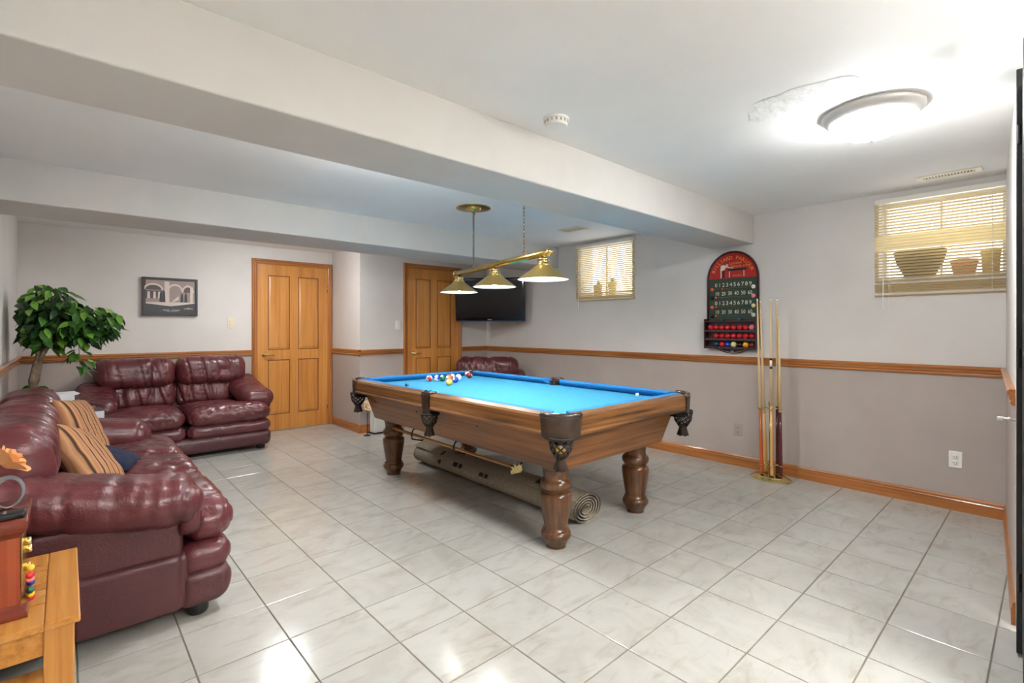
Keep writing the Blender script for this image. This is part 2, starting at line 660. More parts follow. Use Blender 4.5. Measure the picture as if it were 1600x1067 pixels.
wall('wall_near', box(XL, 2.93 + T, YN - T, YN, ZR, 2.4), box(XL, 2.93 + T, YN - T, YN, -.06, ZR), 'beige wall out of view behind the camera')
# right wall with two window openings
WIN = [(.21, .885, 1.60, 2.19), (3.045, 3.805, 1.60, 2.20)]
TW = .27
ups = []
ys = [YF, WIN[0][0], WIN[0][1], WIN[1][0], WIN[1][1], YB2]
for k in range(5):
    if k in (1, 3):
        w_ = WIN[0] if k == 1 else WIN[1]
        ups.append(box(XR, XR + TW, ys[k], ys[k + 1], ZR, w_[2]))
        ups.append(box(XR, XR + TW, ys[k], ys[k + 1], w_[3], 2.4))
    else:
        ups.append(box(XR, XR + TW, ys[k], ys[k + 1], ZR, 2.4))
wall('wall_right', join(*ups), box(XR, XR + TW, YF, YB2, -.06, ZR), 'long beige right wall with two small high windows')

# ceiling, beam, soffit
ce = obj('ceiling', join(box(XL - T, XR + TW, YN - T, 4.4, ZC, ZC + .15), box(XL - T, XR + TW, 4.4, YB1 + T, ZC2, ZC2 + .18)), 'ceiling_paint')
tag(ce, 'smooth white painted ceiling of the basement room', 'ceiling', kind='structure')
nt, b = nodes_of(M('ceiling_paint'))
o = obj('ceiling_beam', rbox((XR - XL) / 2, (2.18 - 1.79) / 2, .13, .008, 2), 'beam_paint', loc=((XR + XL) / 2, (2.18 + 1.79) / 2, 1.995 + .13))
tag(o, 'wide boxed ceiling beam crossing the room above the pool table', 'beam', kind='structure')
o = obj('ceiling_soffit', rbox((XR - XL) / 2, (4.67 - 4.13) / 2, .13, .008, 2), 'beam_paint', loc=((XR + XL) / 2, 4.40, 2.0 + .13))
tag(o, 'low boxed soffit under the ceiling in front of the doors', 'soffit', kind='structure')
# rough plaster repair around the near ceiling lamp
pv, pf = [], []
random.seed(3)
nseg = 26
pv.append((2.42, .72, ZC - .0012))
for i in range(nseg):
    a = 2 * PI * i / nseg
    rr_ = .2 + .07 * noise.noise(Vector((math.cos(a) * 2, math.sin(a) * 2, 3)))
    pv.append((2.42 + .85 * rr_ * math.cos(a), .74 + 1.15 * rr_ * math.sin(a), ZC - .0012))
for i in range(nseg):
    pf.append((0, 1 + (i + 1) % nseg, 1 + i))
noisy('plaster_patch', srgb(243, 242, 239), srgb(218, 218, 215), 9, .8, .5, 30, .01, stretch=(1, 3, 1), lo=.45, hi=.8)
o = obj('plaster_patch', (pv, pf), 'plaster_patch', ce)

# chair rails and baseboards
RP = [(0, .925), (.012, .925), (.017, .934), (.012, .942), (.019, .950), (.019, .964), (.026, .972), (.026, .984), (.018, .991), (0, .991)]
BP = [(0, 0), (.014, 0), (.014, .07), (.010, .076), (.010, .088), (.005, .098), (0, .1)]
n_trim = 0


def trim(p0, p1, out, ax, lab):
    global n_trim
    n_trim += 1
    o = fixn(obj('trim_%d' % n_trim, sweep(RP, p0, p1, out), 'trim_wood_' + ax))
    tag(o, 'moulded brown chair rail ' + lab, 'trim', kind='structure')


def skirting(side, p0, p1, out, ax, lab):
    o = fixn(obj('baseboard_' + side, sweep(BP, p0, p1, out), 'trim_wood_' + ax))
    tag(o, 'brown wooden baseboard ' + lab, 'baseboard', kind='structure')


SEGS = [('right', (XR, YF), (XR, YB2), (-1, 0), 'y', 'along the long right wall'),
        ('back', (XL, YB1), (1.615, YB1), (0, -1), 'x', 'on the back wall behind the loveseat'),
        ('return', (XRET, YB2 - .026), (XRET, YB1), (-1, 0), 'y', 'on the short wall between the doors'),
        ('alcove', (XRET - .026, YB2), (3.155, YB2), (0, -1), 'x', 'between the wall corner and the darker door'),
        ('corner', (4.065, YB2), (XR, YB2), (0, -1), 'x', 'between the darker door and the room corner'),
        ('left', (XL, YN), (XL, YB1), (1, 0), 'y', 'along the left wall behind the near sofa'),
        ('front', (2.95, .108), (XR, .21), (-.0648, .998), 'x', 'on the short wall beside the large window')]
for s_, a_, b_, o_, ax_, l_ in SEGS:
    trim(a_, b_, o_, ax_, l_)
    skirting(s_, a_, b_, o_, ax_, l_)


# doors
def make_door(n, x0, x1, y, lab):
    """casing outer x0..x1 on a wall facing -y"""
    t = thing('door_%d' % n, lab, 'door', (x0, y, 0), kind='structure')
    w = x1 - x0
    cw, H = .062, 2.012
    cp = [(0, 0), (0, -.016), (.008, -.022), (.02, -.022), (.03, -.014), (.044, -.014), (.052, -.010), (cw, -.010), (cw, 0)]
    for s in (0, 1):
        out = [((px if s == 0 else w - px), py) for px, py in cp]
        fixn(obj('casing', prism(out, 0, H + cw), 'casing_wood', t))
    top = [(px, py) for px, py in cp]
    V, F = prism(top, .03, w - .03)
    fixn(obj('casing', ([(p[2], p[1] - .001, H + cw - p[0]) for p in V], F), 'trim_wood_x', t))
    lx0, lx1 = cw, w - cw
    L = lx1 - lx0
    st = .115
    ms = .10
    pw = (L - 2 * st - ms) / 2
    fr = -.008
    rails = [(0.008, .20), (.865, .985), (1.885, H)]
    ps = [box(lx0, lx0 + st, fr, 0, .008, H), box(lx1 - st, lx1, fr, 0, .008, H), box(lx0 + st + pw, lx0 + st + pw + ms, fr, 0, .2, 1.885)]
    for z0, z1 in rails:
        ps.append(box(lx0 + st, lx1 - st, fr + .0005, 0, z0, z1))
    leaf = obj('door_leaf', join(*ps), 'door_wood', t)
    for px in (lx0 + st, lx0 + st + pw + ms):
        for z0, z1 in ((.20, .865), (.985, 1.885)):
            a, b_, c, d = px, px + pw, z0, z1
            f0, f1 = .022, .034
            V = [(a, -.0015, c), (b_, -.0015, c), (b_, -.0015, d), (a, -.0015, d),
                 (a + .012, -.0025, c + .012), (b_ - .012, -.0025, c + .012), (b_ - .012, -.0025, d - .012), (a + .012, -.0025, d - .012),
                 (a + f1, -.0075, c + f1), (b_ - f1, -.0075, c + f1), (b_ - f1, -.0075, d - f1), (a + f1, -.0075, d - f1)]
            F = [(8, 9, 10, 11)]
            for k in range(4):
                l = (k + 1) % 4
                F += [(k, l, 4 + l, 4 + k), (4 + k, 4 + l, 8 + l, 8 + k)]
            p_ = obj('panel', (V, F), 'door_wood', leaf)
            # moulding groove round the panel
            g = join(box(a, b_, -.009, -.001, c, c + .009), box(a, b_, -.009, -.001, d - .009, d), box(a, a + .009, -.009, -.001, c, d), box(b_ - .009, b_, -.009, -.001, c, d))
            obj('moulding', g, 'casing_dark', leaf)
    h = obj('handle', join(rotm(lathe([(.028, 0), (.028, .006), (.02, .012), (.012, .016), (.012, .042)], 20), 'X', PI / 2),
                           tube([(0, -.042, 0), (.02, -.046, 0), (.06, -.046, .002), (.10, -.044, -.004)], [.012, .011, .009, .007], 10)), 'brass_bright', t, True,
            loc=(lx0 + .075, fr, .925))
    h['label'] = 'brass lever handle'
    for hz in (.25, 1.75):
        obj('hinge', tube([(0, 0, -.045), (0, 0, .045)], .007, 8), 'brass', t, True, loc=(lx1 - .001, -.012, hz))
    return t


wood('casing_dark', srgb(96, 50, 20), srgb(124, 70, 30), srgb(140, 84, 40), 'Z', .35, .3, .7)
make_door(1, 1.617, 2.575, YB1, 'lighter orange-brown four-panel wooden door beside the loveseat')
make_door(2, 3.156, 4.062, YB2, 'four-panel wooden door partly behind the hanging pendant lamp shades')


# windows, with pots on the sill; local frame: x right (= -Y world), z up, front -y (= -X world)
def make_window(n, y0, y1, z0, z1, lab, mid=None, dp=.18):
    t = thing('window_%d' % n, lab, 'window', (XR + dp, (y0 + y1) / 2, z0), -PI / 2, kind='structure')
    w, h = (y1 - y0), z1 - z0
    f = .022
    obj('window_frame', join(box(-w / 2, w / 2, -.03, .03, 0, f), box(-w / 2, w / 2, -.03, .03, h - f, h), box(-w / 2, -w / 2 + f, -.03, .03, f, h - f),
                             box(w / 2 - f, w / 2, -.03, .03, f, h - f), box(-.006, .006, -.012, .012, f, h - f)), 'frame_white', t)
    for s in (-1, 1):
        a, b_ = sorted((s * .006, s * (w / 2 - f)))
        obj('pane', box(a, b_, -.003, .003, f, h - f), 'glass', t)
    obj('window_sill', cbox(-w / 2 + .001, w / 2 - .001, -dp + .002, -.031, 0, .012, .003), 'frame_white', t)
    if mid:
        o = obj('crossbar', cbox(-w / 2 + .001, w / 2 - .001, -.07, -.035, mid[0] - z0, mid[1] - z0, .004), 'window_wood', t)
        o['label'] = 'pale yellow wooden crossbar'
    return t


make_window(1, *WIN[0], 'large high window at the right edge behind the lowered blind')
make_window(2, *WIN[1], 'small high window near the far corner behind its blind', dp=.045)


def make_blind(y0, y1, z0, z1, lab, shut=None):
    t = thing('window_blind', lab, 'blind', (XR - .022, (y0 + y1) / 2, z0), -PI / 2, group='horizontal slat window blinds')
    w, h = y1 - y0, z1 - z0
    obj('headrail', cbox(-w / 2, w / 2, -.014, .018, h - .035, h, .003), 'blind_rail', t)
    obj('bottom_rail', cbox(-w / 2, w / 2, -.013, .013, 0, .014, .004), 'blind_slat', t)
    sl = None
    a = math.radians(25)
    V, F = [], []
    for s in (-1, 1):
        for k in range(5):
            u = -.0125 + .025 * k / 4
            V.append((s * w / 2, u * math.cos(a), -u * math.sin(a) + .0022 * (1 - (u / .0125) ** 2)))
    for k in range(4):
        F.append((k, 5 + k, 6 + k, 1 + k))
    n = len(V)
    V += [(p[0], p[1], p[2] - .0011) for p in V]
    F += [tuple(reversed([i + n for i in f])) for f in F]
    F += [(0, n, n + 5, 5), (4, 9, n + 9, n + 4)]
    z = h - .05
    zs = []
    while z > .085:
        zs.append(z); z -= .0215
    z = .078
    while z > .016:
        zs.append(z); z -= .0155
    for z in zs:
        rx = math.radians(52) if shut and shut[0] < z + z0 < shut[1] else 0
        if sl is None:
            sl = obj('slat', (V, F), 'blind_slat', t, loc=(0, 0, z))
        else:
            inst(sl, t, (0, 0, z), (-rx, 0, 0))
    for sx in (-w / 2 + .1, w / 2 - .1):
        obj('ladder_cord', join(tube([(sx, -.0135, .01), (sx, -.0135, h - .03)], .0011, 5), tube([(sx, .0135, .01), (sx, .0135, h - .03)], .0011, 5)), 'blind_rail', t)
    obj('tilt_wand', tube([(-w / 2 + .055, -.022, h - .03), (-w / 2 + .055, -.024, -.1)], .0035, 6), 'white_plastic', t)
    obj('pull_cord', tube([(-w / 2 + .09, -.021, h - .03), (-w / 2 + .09, -.021, -.12)], .0013, 5), 'blind_rail', t)
    return t


make_blind(.172, .905, 1.49, 2.205, 'cream slat blind on the large window at the right edge', (1.83, 1.935))
make_blind(3.012, 3.825, 1.565, 2.222, 'cream slat blind on the small window near the far corner')


def pot(name, lab, loc, prof, mat, leaves=0, cat='pot', sq=1.0):
    t = thing(name, lab, cat, loc, group='plant pots on the window sills')
    t.scale = (sq, 1, 1)
    obj('pot_body', lathe(prof, 20), mat, t, auto=.6)
    top = prof[-1][1]
    r = prof[-1][0]
    obj('soil', lathe([(r * .9, top - .02), (r * .9, top + .001)], 16), 'soil', t)
    if leaves:
        random.seed(int(loc[1] * 100))
        ls = []
        for k in range(leaves):
            a = random.uniform(0, 2 * PI); l = random.uniform(.04, .09); e = random.uniform(.3, 1.2)
            p0 = Vector((0, 0, top)); dx = Vector((math.cos(a) * math.cos(e), math.sin(a) * math.cos(e), math.sin(e)))
            sd = dx.cross(Vector((0, 0, 1))).normalized() * .012
            p1 = p0 + dx * l * .5; p2 = p0 + dx * l + Vector((0, 0, -.01))
            ls.append(([p0, p1 + sd, p2, p1 - sd, p1 + Vector((0, 0, -.003))], [(0, 1, 2, 3), (0, 3, 4), (0, 4, 1), (2, 1, 4), (2, 4, 3)]))
        obj('foliage', join(*ls), 'leaf_b', t)
    return t


sx_ = XR + .085
pot('planter_bowl', 'wide dark planter bowl on the large window sill', (sx_, .658, 1.613), [(.085, 0), (.105, .05), (.135, .11), (.15, .17), (.155, .2), (.143, .2)], 'planter_dark', sq=.36)
pot('flower_pot', 'terracotta flower pot in the middle of the large window sill', (sx_, .418, 1.613), [(.055, 0), (.068, .07), (.074, .08), (.074, .11), (.066, .11)], 'terracotta', sq=.75)
pot('flower_pot', 'tan flower pot at the end of the large window sill', (sx_, .285, 1.613), [(.042, 0), (.048, .13), (.052, .135), (.052, .17), (.045, .17)], 'planter_tan')
pot('flower_pot', 'brownish pot with leaves beyond the small window, left of two', (XR + .15, 3.635, 1.6005), [(.045, 0), (.052, .13), (.056, .135), (.056, .16), (.05, .16)], 'terracotta', 22)
pot('flower_pot', 'yellowish pot with leaves beyond the small window, right of two', (XR + .15, 3.425, 1.6005), [(.04, 0), (.05, .14), (.055, .145), (.055, .18), (.05, .18)], 'planter_tan', 24)


# ================================================================ lamps
def dome_lamp(loc, lab, glass='lamp_glass'):
    t = thing('ceiling_lamp', lab, 'ceiling lamp', loc, group='flush ceiling dome lamps')
    obj('lamp_base', lathe([(.13, 0), (.195, 0), (.197, -.012), (.185, -.03), (.168, -.044), (.16, -.048), (.155, -.044), (.155, -.02)], 40, False), 'nickel', t, True)
    prof = [(.156 * math.cos(i / 10 * PI / 2) if i < 10 else .0005, -.043 - .085 * math.sin(i / 10 * PI / 2)) for i in range(11)]
    fixn(obj('glass_dome', lathe(prof, 40, False), glass, t, True))
    obj('finial', lathe([(.004, -.126), (.012, -.128), (.013, -.134), (.007, -.142), (.001, -.144)], 14), 'nickel', t, True)
    return t


dome_lamp((2.75, .565, ZC), 'flush glass dome ceiling lamp near the large window')
dome_lamp((1.62, 5.14, ZC2), 'flush glass dome ceiling lamp hidden behind the soffit by the door', 'lamp_glass_dim')

dome_lamp((1.35, 2.38, ZC), 'added glass dome fill lamp unseen behind the ceiling beam', 'fill_dome_glass')  # guessed dome, added out of sight to brighten the middle bay
# invented uplighter, added unseen to brighten the ceiling and fill the room
t = thing('fill_lamp', 'added uplighter fill lamp standing unseen behind the camera', 'floor lamp', (1.75, -1.25, 0))
obj('fill_foot', lathe([(.14, 0), (.14, .012), (.1, .022), (.015, .03)], 28), 'black_plastic', t, auto=.7)
obj('fill_pole', tube([(0, 0, .02), (0, 0, 1.56)], .012, 10), 'black_plastic', t, True)
obj('fill_bowl', lathe([(.02, 1.55), (.08, 1.56), (.14, 1.59), (.17, 1.68), (.165, 1.68), (.135, 1.595), (.02, 1.565)], 32, False), 'black_plastic', t, True)
obj('fill_bulb', mv(lathe([(.11, 1.600), (.1, 1.606), (.05, 1.612), (.001, 1.614)], 28), 0, 0, 0), 'fill_lamp_glass', t, True)

# pendant over the table
PC = Vector((2.44, 2.89, 0))
pa = math.atan2(1.31, .28)
t = thing('pendant_lamp', 'brass bar pendant with three cone shades hanging over the pool table', 'pendant lamp', (PC.x, PC.y, 0), pa)
BZ = 1.735
fixn(obj('bar', tube([(-.735, 0, BZ), (.735, 0, BZ)], .022, 20), 'brass', t, True))
for s in (-1, 1):
    o = obj('end_cap', rotm(lathe([(.022, 0), (.026, .004), (.026, .012), (.02, .02), (.012, .024), (.012, .03), (.006, .036)], 18), 'Y', s * PI / 2), 'brass_bright', t, True, loc=(s * .735, 0, BZ))
for sx in (-.67, 0, .67):
    sh = obj('shade', join(lathe([(.046, BZ - .078), (.168, BZ - .170)], 40, False)), 'shade_brass', t, True, loc=(sx, 0, 0))
    si = obj('shade_lining', lathe([(.043, BZ - .079), (.165, BZ - .1705), (.168, BZ - .1705)], 40, False), 'shade_white', sh, True)
    ga = obj('gallery', lathe([(.012, BZ - .018), (.016, BZ - .030), (.040, BZ - .034), (.043, BZ - .042), (.036, BZ - .048), (.040, BZ - .064), (.050, BZ - .072), (.048, BZ - .080)], 20), 'brass_bright', sh, True)
    bl = obj('bulb', mv(sphere(.034, 16, 10), 0, 0, BZ - .128), 'bulb', sh, True)
    obj('socket', lathe([(.014, BZ - .1), (.018, BZ - .098), (.018, BZ - .07), (.010, BZ - .06)], 12), 'shade_white', sh, True)


def link(R=.011, L=.030, r=.0022):
    pts = []
    for k in range(14):
        a = 2 * PI * k / 14
        pts.append((R * math.cos(a) * .75, 0, L * .5 * math.sin(a)))
    return tube(pts, r, 5, True)


inv = Matrix.Rotation(-pa, 3, 'Z')
c1 = inv @ (Vector((2.515, 3.255, 0)) - PC)
c2 = inv @ (Vector((2.353, 2.469, 0)) - PC)
for q, top in ((c1, ZC - .03), (c2, ZC)):
    ls = []
    z = BZ + .035
    k = 0
    while z < top:
        ls.append(mv(rotm(link(), 'Z', (k % 2) * PI / 2 + .4), q.x, 0, z)); z += .0245; k += 1
    ls.append(mv(rotm(tube([(.014 * math.cos(a * PI / 6), 0, .014 * math.sin(a * PI / 6)) for a in range(12)], .0025, 6, True), 'Z', .5), q.x, 0, BZ + .03))
    obj('chain', join(*ls), 'chain_metal', t, True)
obj('wire', tube([(c1.x + .004, .003, BZ + .02), (c1.x - .004, -.003, 2.0), (c1.x + .003, .003, ZC - .03)], .0025, 6), 'chain_metal', t)
can = obj('canopy', lathe([(.066, ZC), (.066, ZC - .006), (.056, ZC - .022), (.02, ZC - .03), (.012, ZC - .04)], 28), 'brass', t, True, loc=(c1.x, 0, 0))
obj('ceiling_plate', lathe([(.145, ZC), (.145, ZC - .004), (.13, ZC - .005)], 40), 'brass', t, True, loc=(c1.x, 0, 0))
obj('canopy_screw', join(mv(tube([(0, 0, ZC - .045), (0, 0, ZC - .02)], .004, 6), -.04, .02), mv(tube([(0, 0, ZC - .045), (0, 0, ZC - .02)], .004, 6), .04, -.03)), 'brass', can)
obj('ceiling_hook', tube([(c2.x, 0, ZC), (c2.x, 0, ZC - .02), (c2.x + .008, 0, ZC - .03), (c2.x, 0, ZC - .04)], .003, 6), 'brass', t)

# smoke detector, vents, switches, outlets
t = thing('smoke_detector', 'round white smoke detector on the ceiling by the beam', 'smoke detector', (1.735, 1.60, ZC))
obj('detector_base', lathe([(.062, 0), (.062, -.010), (.058, -.012)], 32), 'white_plastic', t, True)
obj('detector_body', lathe([(.056, -.011), (.056, -.028), (.050, -.038), (.03, -.043), (.006, -.044)], 32), 'white_plastic', t, auto=.7)
ss = [mv(box(-.004, .004, -.001, .001, -.006, .006), 0, -.0562, -.02)]
obj('vent_slot', join(*[rotm(ss[0], 'Z', a * PI / 8) for a in range(16)]), 'grey_plastic', t)


def ceiling_vent(loc, rz, w, d, lab, n):
    t = thing('ceiling_vent', lab, 'vent', loc, rz)
    obj('vent_plate', join(cbox(-w / 2, w / 2, -d / 2, -d / 2 + .022, -.008, 0, .002), cbox(-w / 2, w / 2, d / 2 - .022, d / 2, -.008, 0, .002),
                           cbox(-w / 2, -w / 2 + .035, -d / 2 + .02, d / 2 - .02, -.008, 0, .002), cbox(w / 2 - .035, w / 2, -d / 2 + .02, d / 2 - .02, -.008, 0, .002)), 'cream_plastic', t)
    obj('vent_back', box(-w / 2 + .03, w / 2 - .03, -d / 2 + .02, d / 2 - .02, -.0015, 0), 'slot_dark', t)
    f = None
    for k in range(n):
        x = -w / 2 + .035 + (w - .07) * (k + .5) / n
        vf = rotm(box(-.0045, .0045, -d / 2 + .02, d / 2 - .02, -.001, .001), 'Y', .5)
        if f is None:
            f = obj('fin', vf, 'cream_plastic', t, loc=(x, 0, -.005))
        else:
            inst(f, t, (x, 0, -.005))
    return t


ceiling_vent((4.24, .46, ZC), PI / 2, .32, .10, 'cream slotted ceiling vent above the large window', 16)
ceiling_vent((3.80, 3.27, ZC), .0, .16, .26, 'cream ceiling vent in front of the small window', 7)


def plate(kind, loc, rz, lab, mat='white_plastic', cat='outlet'):
    t = thing(kind, lab, cat, loc, rz)
    obj('cover_plate', cbox(-.035, .035, -.006, 0, -.057, .057, .003), mat, t)
    if cat == 'outlet':
        for z in (-.02, .02):
            s = obj('socket', mv(rotm(lathe([(.017, 0), (.017, .003), (.015, .004)], 16), 'X', PI / 2), 0, -.005, z), mat, t, True)
            obj('slot', join(box(-.007, -.005, -.010, -.008, z - .004, z + .006), box(.005, .007, -.010, -.008, z - .004, z + .006), box(-.002, .002, -.010, -.008, z - .011, z - .007)), 'slot_dark', s)
    else:
        obj('rocker', xf(cbox(-.016, .016, -.012, -.004, -.032, .032, .003), Matrix.Rotation(.05, 4, 'X')), mat, t)
    return t


plate('wall_outlet', (XR, 1.929, .33), -PI / 2, 'taupe wall outlet left of the cue rack', 'grey_plastic')
plate('wall_outlet', (XR, .454, .347), -PI / 2, 'white double wall outlet below the large window')
plate('light_switch', (1.398, YB1, 1.308), 0, 'white light switch between the picture and door', 'cream_plastic', 'switch')
plate('light_switch', (3.08, YB2, 1.288), 0, 'white light switch beside the darker door', 'white_plastic', 'switch')

# framed print on the back wall
t = thing('picture_frame', 'black framed sepia print of a vaulted billiard hall', 'picture', (.823, YB1, 1.58))
pw, ph = .245, .2
obj('frame', join(cbox(-pw, pw, -.04, 0, ph - .02, ph, .002), cbox(-pw, pw, -.04, 0, -ph, -ph + .02, .002), cbox(-pw, -pw + .02, -.04, 0, -ph + .018, ph - .018, .002), cbox(pw - .02, pw, -.04, 0, -ph + .018, ph - .018, .002)), 'print_black', t)
pr = obj('print', box(-pw + .01, pw - .01, -.034, -.002, -ph + .01, ph - .01), 'print_black', t)


def flat(pts, y):
    return [(p[0], y, p[1]) for p in pts], [tuple(range(len(pts)))]


def arch(cx, zb, w, h, y, n=12):
    return flat([(cx - w, zb)] + [(cx + w * math.cos(PI - PI * i / n), zb + h * math.sin(PI * i / n)) for i in range(n + 1)] + [(cx + w, zb)], y)


art = [mi(flat([(-.215, -.07), (.215, -.06), (.215, .172), (-.215, .172)], -.0345), 0)]
art += [mi(arch(-.15, .07, .085, .07, -.0348), 1), mi(arch(.04, .06, .07, .08, -.0348), 1), mi(arch(.155, .05, .055, .08, -.0348), 1)]
art += [mi(arch(-.15, .07, .07, .05, -.0351), 2), mi(arch(.04, .06, .055, .06, -.0351), 0), mi(arch(.155, .05, .042, .06, -.0351), 2)]
art += [mi(flat([(-.215, -.02), (-.06, -.02), (-.06, .062), (-.215, .062)], -.0351), 2)]
for x_ in (-.19, -.14, -.1):
    art.append(mi(flat([(x_ - .012, -.02), (x_ + .012, -.02), (x_ + .009, .05), (x_ - .009, .05)], -.0354), 1))
art += [mi(flat([(-.055, -.07), (-.012, -.07), (-.012, .16), (-.055, .16)], -.0352), 1), mi(flat([(.175, -.06), (.2, -.06), (.2, .11), (.175, .11)], -.0352), 1)]
for x_, h_ in ((-.085, .06), (-.06, .075), (.10, .05), (.135, .055)):
    art.append(mi(flat([(x_ - .014, -.065), (x_ + .014, -.065), (x_ + .01, h_ - .03), (x_, h_), (x_ - .01, h_ - .03)], -.0356), 3))
art += [mi(flat([(.02, -.055), (.07, -.03), (.075, .01), (.06, .0), (.015, -.045)], -.0358), 1)]
art += [mi(flat([(-.215, -.075), (.0, -.1), (.215, -.065), (.215, -.055), (-.05, -.058), (-.215, -.06)], -.0357), 1)]
art += [mi(flat([(-.215, -.079), (.0, -.105), (.215, -.07), (.215, -.172), (-.215, -.172)], -.0356), 3)]
art += [mi(flat([(.12, -.128), (.2, -.126), (.2, -.121), (.17, -.119), (.16, -.112), (.15, -.119), (.12, -.122)], -.0358), 4)]
art += [mi(flat([(-.07, -.145), (-.01, -.145), (-.01, -.138), (-.07, -.138)], -.0358), 4), mi(flat([(.008, -.145), (.08, -.145), (.08, -.138), (.008, -.138)], -.0358), 4),
        mi(flat([(-.04, -.156), (.06, -.156), (.06, -.153), (-.04, -.153)], -.0358), 4)]
o = obj('artwork', join(*art), ['print_mid', 'print_light', 'print_dark', 'print_black', 'print_text'], pr)

# television in the corner
tv_p = ((4.41, 4.66), (3.90, 5.36))
tvc = Vector(((tv_p[0][0] + tv_p[1][0]) / 2, (tv_p[0][1] + tv_p[1][1]) / 2, 1.335))
tdir = Vector((tv_p[0][0] - tv_p[1][0], tv_p[0][1] - tv_p[1][1], 0))
t = thing('television', 'black flat screen television mounted high in the far corner', 'television', tvc, math.atan2(tdir.y, tdir.x))
hw, hh = .47, .575
tilt = Matrix.Translation((0, 0, 0)) @ Matrix.Rotation(math.radians(5), 4, 'X')
obj('tv_case', xf(mv(rbox(hw, .025, hh / 2, .012, 2), 0, 0, hh / 2), tilt), 'black_gloss', t, auto=.6)
obj('screen', xf(box(-hw + .03, hw - .03, -.0262, -.02, .055, hh - .03), tilt), 'tv_screen', t)
obj('bottom_strip', xf(cbox(-hw + .01, hw - .01, -.028, -.02, .0, .014, .002), tilt), 'tv_strip', t)
obj('emblem', xf(cbox(-.028, .028, -.0275, -.02, .024, .034, .002), tilt), 'steel', t)
obj('wall_bracket', join(box(-.1, .1, .025, .05, .18, .42), tube([(0, .04, .3), (.0, .455, .3)], .025, 8), box(-.02, .02, .40, .43, .2, .4)), 'black_plastic', t)

# ================================================================ pool table
TC = (2.485, 2.87)
HX, HY = .675, 1.24
ZB = .765                    # bed
t = thing('pool_table', 'brown wooden pool table with blue cloth and turned legs', 'pool table', (TC[0], TC[1], 0))
# bed with notches at the six pockets
bx, by = HX - .058, HY - .058
out = []


def notch(cx, cy, r, a0, a1, n=8):
    return [(cx + r * math.cos(a0 + (a1 - a0) * i / n), cy + r * math.sin(a0 + (a1 - a0) * i / n)) for i in range(n + 1)]


pcx, pcy = HX - .085, HY - .085       # corner pocket centres
prx = .062
out += notch(-pcx, -pcy, prx, PI * .95, -PI * .45 + 2 * PI - 2 * PI, 10)[::1]
bedpts = []
for sx, sy in ((-1, -1), (1, -1), (1, 1), (-1, 1)):
    pts = notch(sx * pcx, sy * pcy, prx, 0, 2 * PI, 24)[:-1]
    # keep the part of the ring facing the table middle
    ang = math.atan2(-sy, -sx)
    arc = [(sx * pcx + prx * math.cos(ang + (k / 10 - .5) * PI * .98), sy * pcy + prx * math.sin(ang + (k / 10 - .5) * PI * .98)) for k in range(11)]
    # order so that the outline runs counter-clockwise
    arc = arc[::-1]
    bedpts += [arc]
    if (sx, sy) == (1, -1):
        bedpts += [[(HX - .045 + .055 * math.cos(PI + (.5 - k / 8) * PI), .055 * math.sin(PI + (.5 - k / 8) * PI)) for k in range(9)]]
    if (sx, sy) == (-1, 1):
        bedpts += [[(-HX + .045 + .055 * math.cos((.5 - k / 8) * PI), .055 * math.sin((.5 - k / 8) * PI)) for k in range(9)]]
flatpts = [p for a in bedpts for p in a]
fixn(obj('bed_cloth', prism(flatpts, ZB - .03, ZB), 'cloth_blue', t))
# rails: u measured outward from the outer face
RAILP = [(0, .700), (.002, .712), (-.002, .722), (0, .735), (0, .792), (-.008, .803), (-.05, .812), (-.05, .70)]
CUSHP = [(-.049, .8125), (-.09, .8135), (-.112, .806), (-.108, .794), (-.082, .772), (-.06, .7655), (-.049, .7655)]


def rail(name, prof, mat, side, s0, s1, mit=0.0):
    """side: 'l','r','n','f' ; s0..s1 along the side; mit narrows toward the inside"""
    V = []
    for s, sg in ((s0, 1), (s1, -1)):
        for u, z in prof:
            k = s + sg * mit * max(0, -u - .05)
            if side == 'l':
                V.append((-HX - u, k, z))
            elif side == 'r':
                V.append((HX + u, k, z))
            elif side == 'n':
                V.append((k, -HY - u, z))
            else:
                V.append((k, HY + u, z))
    n = len(prof)
    F = [tuple(range(n)), tuple(range(n, 2 * n))[::-1]]
    for i in range(n):
        j = (i + 1) % n
        F.append((i, n + i, n + j, j))
    return fixn(obj(name, (V, F), mat, t))


SP = [('l', -HY + .125, -.052), ('l', .052, HY - .125), ('r', -HY + .125, -.052), ('r', .052, HY - .125), ('n', -HX + .125, HX - .125), ('f', -HX + .125, HX - .125)]
for sd, a, b_ in SP:
    rail('rail', RAILP, 'table_wood_y' if sd in 'lr' else 'table_wood_x', sd, a, b_)
    # small diamond sights are not visible; cushions end in a mitre
    ca = a - .012 if abs(a) > .2 else a
    cb = b_ + .012 if abs(b_) > .2 else b_
    rail('cushion', CUSHP, 'cushion_blue', sd, ca, cb, .7)
# corner wood blocks behind the leather
# tapered skirt
q0, q1, z0, z1 = .095, .165, .735, .475
for sd in 'lrnf':
    thk = .02
    def P(u, z, end, inner):
        X0, Y0 = HX - u - (thk if inner else 0), HY - u - (thk if inner else 0)
        if sd in 'lr':
            return ((-X0 if sd == 'l' else X0), end * Y0, z)
        return (end * X0, (-Y0 if sd == 'n' else Y0), z)
    V = [P(q0, z0, -1, 0), P(q0, z0, 1, 0), P(q1, z1, 1, 0), P(q1, z1, -1, 0), P(q0, z0, -1, 1), P(q0, z0, 1, 1), P(q1, z1, 1, 1), P(q1, z1, -1, 1)]
    F = [(0, 1, 2, 3), (7, 6, 5, 4), (0, 4, 5, 1), (3, 2, 6, 7), (0, 3, 7, 4), (1, 5, 6, 2)]
    fixn(obj('skirt', (V, F), 'skirt_wood_y' if sd in 'lr' else 'skirt_wood_x', t))
